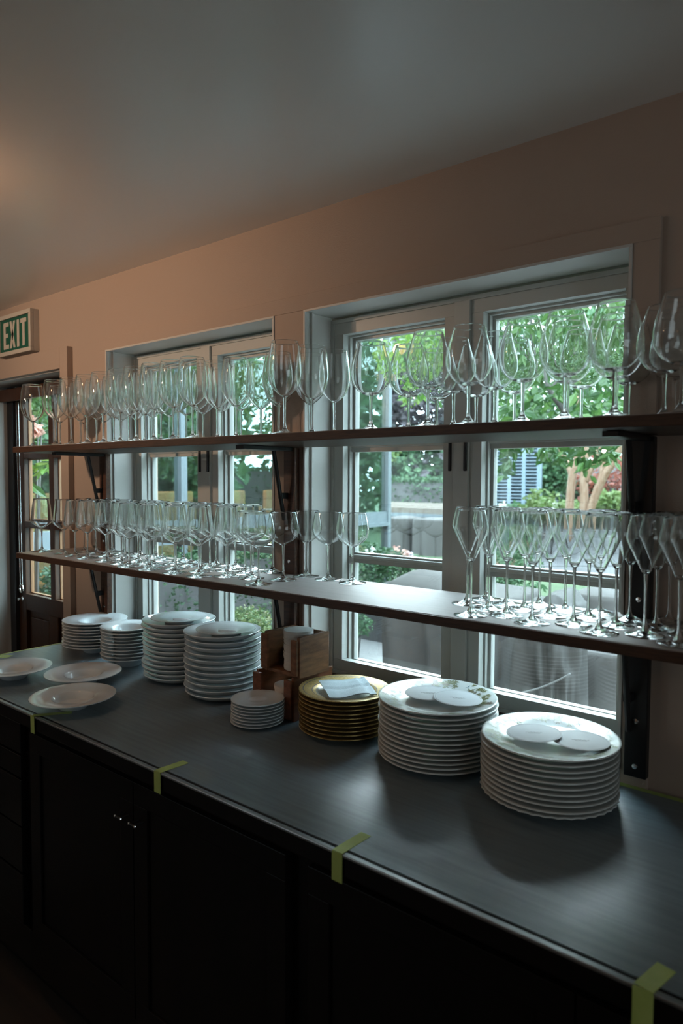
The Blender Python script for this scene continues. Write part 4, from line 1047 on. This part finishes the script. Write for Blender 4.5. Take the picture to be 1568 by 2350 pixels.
for i, (xx, yy, lab) in enumerate([(XW - .35, 1.0, 'tan high-backed chair behind the wing glass, first from the house'), (XW - .35, 1.65, 'tan high-backed chair behind the wing glass, second from the house'),
                                   (XW - .35, 2.3, 'tan high-backed chair behind the wing glass, third from the house'), (XW - .35, 2.95, 'tan high-backed chair behind the wing glass, fourth from the house'),
                                   (XW - .35, 3.7, 'tan high-backed chair behind the wing glass, fifth from the house'), (XW - .35, 4.4, 'tan high-backed chair behind the wing glass, farthest from the house')]):
    o = tc0 if i == 0 else copy_tree(tc0); o.location = (xx, yy, -.55); o.rotation_euler.z = R(90); tag(o, lab, 'chair', 'tan chairs behind the wing glass')

# ------------------------------------------------------------------ light
wd = bpy.data.worlds.new('overcast_sky'); sc.world = wd; wd.use_nodes = True; nt = wd.node_tree; nt.nodes.clear()
o = N(nt, 'ShaderNodeOutputWorld'); bg = N(nt, 'ShaderNodeBackground'); L(nt, bg.outputs[0], o.inputs[0])
tc = N(nt, 'ShaderNodeTexCoord'); sp_ = N(nt, 'ShaderNodeSeparateXYZ'); L(nt, tc.outputs['Generated'], sp_.inputs[0])
r_ = ramp(nt, sp_.outputs[2], [(0, (.50, .70, .80)), (.25, (.66, .88, 1.0)), (.8, (.62, .84, .96))]); L(nt, r_.outputs[0], bg.inputs[0]); bg.inputs[1].default_value = 17

def point(name, loc, col_, power, rad=.04):
    l = bpy.data.lights.new(name, 'POINT'); l.color = col_; l.energy = power; l.shadow_soft_size = rad
    o = bpy.data.objects.new(name, l); col.objects.link(o); o.location = loc; return o
WARM = (1, .68, .46)
point('lamp_ceiling', (-2.05, -1.0, 1.33), (1, .50, .25), 2.6, .03)
def spot(name, loc, tgt, col_, power, ang, rad=.05):
    l = bpy.data.lights.new(name, 'SPOT'); l.color = col_; l.energy = power; l.spot_size = R(ang); l.spot_blend = 1; l.shadow_soft_size = rad
    o = bpy.data.objects.new(name, l); col.objects.link(o); o.location = loc; o.rotation_euler = (Vector(tgt) - Vector(loc)).to_track_quat('-Z', 'Y').to_euler(); return o
spot('lamp_wall_washer', (-3.0, -2.1, 1.36), (-2.6, 0, 1.36), WARM, 72, 74)
point('lamp_room', (-3.3, -2.6, .9), WARM, 2.6, .015)
point('lamp_room', (-1.9, -3.6, .9), WARM, 3, .015)
point('lamp_room', (.6, -1.4, .75), (1, .45, .18), .5, .02)
def area(name, loc, rot, sx, sy, col_, power):
    l = bpy.data.lights.new(name, 'AREA'); l.shape = 'RECTANGLE'; l.size = sx; l.size_y = sy; l.color = col_; l.energy = power
    o = bpy.data.objects.new(name, l); col.objects.link(o); o.location = loc; o.rotation_euler = rot; return o


# added cool fill lights on the solid rear and side walls, no windows there
area('fill_rear', (-3.9, YB + .01, .45), (R(90), 0, 0), 1.5, 1.4, (.72, .92, 1.0), 6)
area('fill_side', (XR - .01, -1.7, .5), (R(90), 0, R(90)), 1.3, 1.3, (.78, .94, 1.0), 7)  # added fill for surfaces that face the right-hand wall
# high thin-cloud sun, very soft
l = bpy.data.lights.new('soft_sun', 'SUN'); l.energy = 5.5; l.angle = R(38); l.color = (.86, .97, 1.0)
o = bpy.data.objects.new('soft_sun', l); col.objects.link(o); o.rotation_euler = Vector((-.36, .74, .48)).to_track_quat('Z', 'Y').to_euler()
# added warm fill inside the wing, brightening the tan chairs
point('fill_wing', (XW - 1.6, 2.6, 1.9), (1, .72, .42), 300, .08)

# ------------------------------------------------------------------ shift to floor = 0
for o in sc.objects:
    if o.parent is None:
        if o is camo: o.matrix_world = Matrix.Translation((0, 0, ZC)) @ o.matrix_world
        else: o.location.z += ZC

vs_ = sc.view_settings; vs_.view_transform = 'Standard'; vs_.look = 'None'; vs_.gamma = 1; vs_.exposure = 0.38; vs_.use_curve_mapping = False
cy = sc.cycles
cy.max_bounces = 48; cy.diffuse_bounces = 4; cy.glossy_bounces = 8; cy.transmission_bounces = 48; cy.transparent_max_bounces = 32
cy.sample_clamp_indirect = 3.5; cy.sample_clamp_direct = 0; cy.caustics_reflective = False; cy.caustics_refractive = True; cy.blur_glossy = .3
cy.use_denoising = True
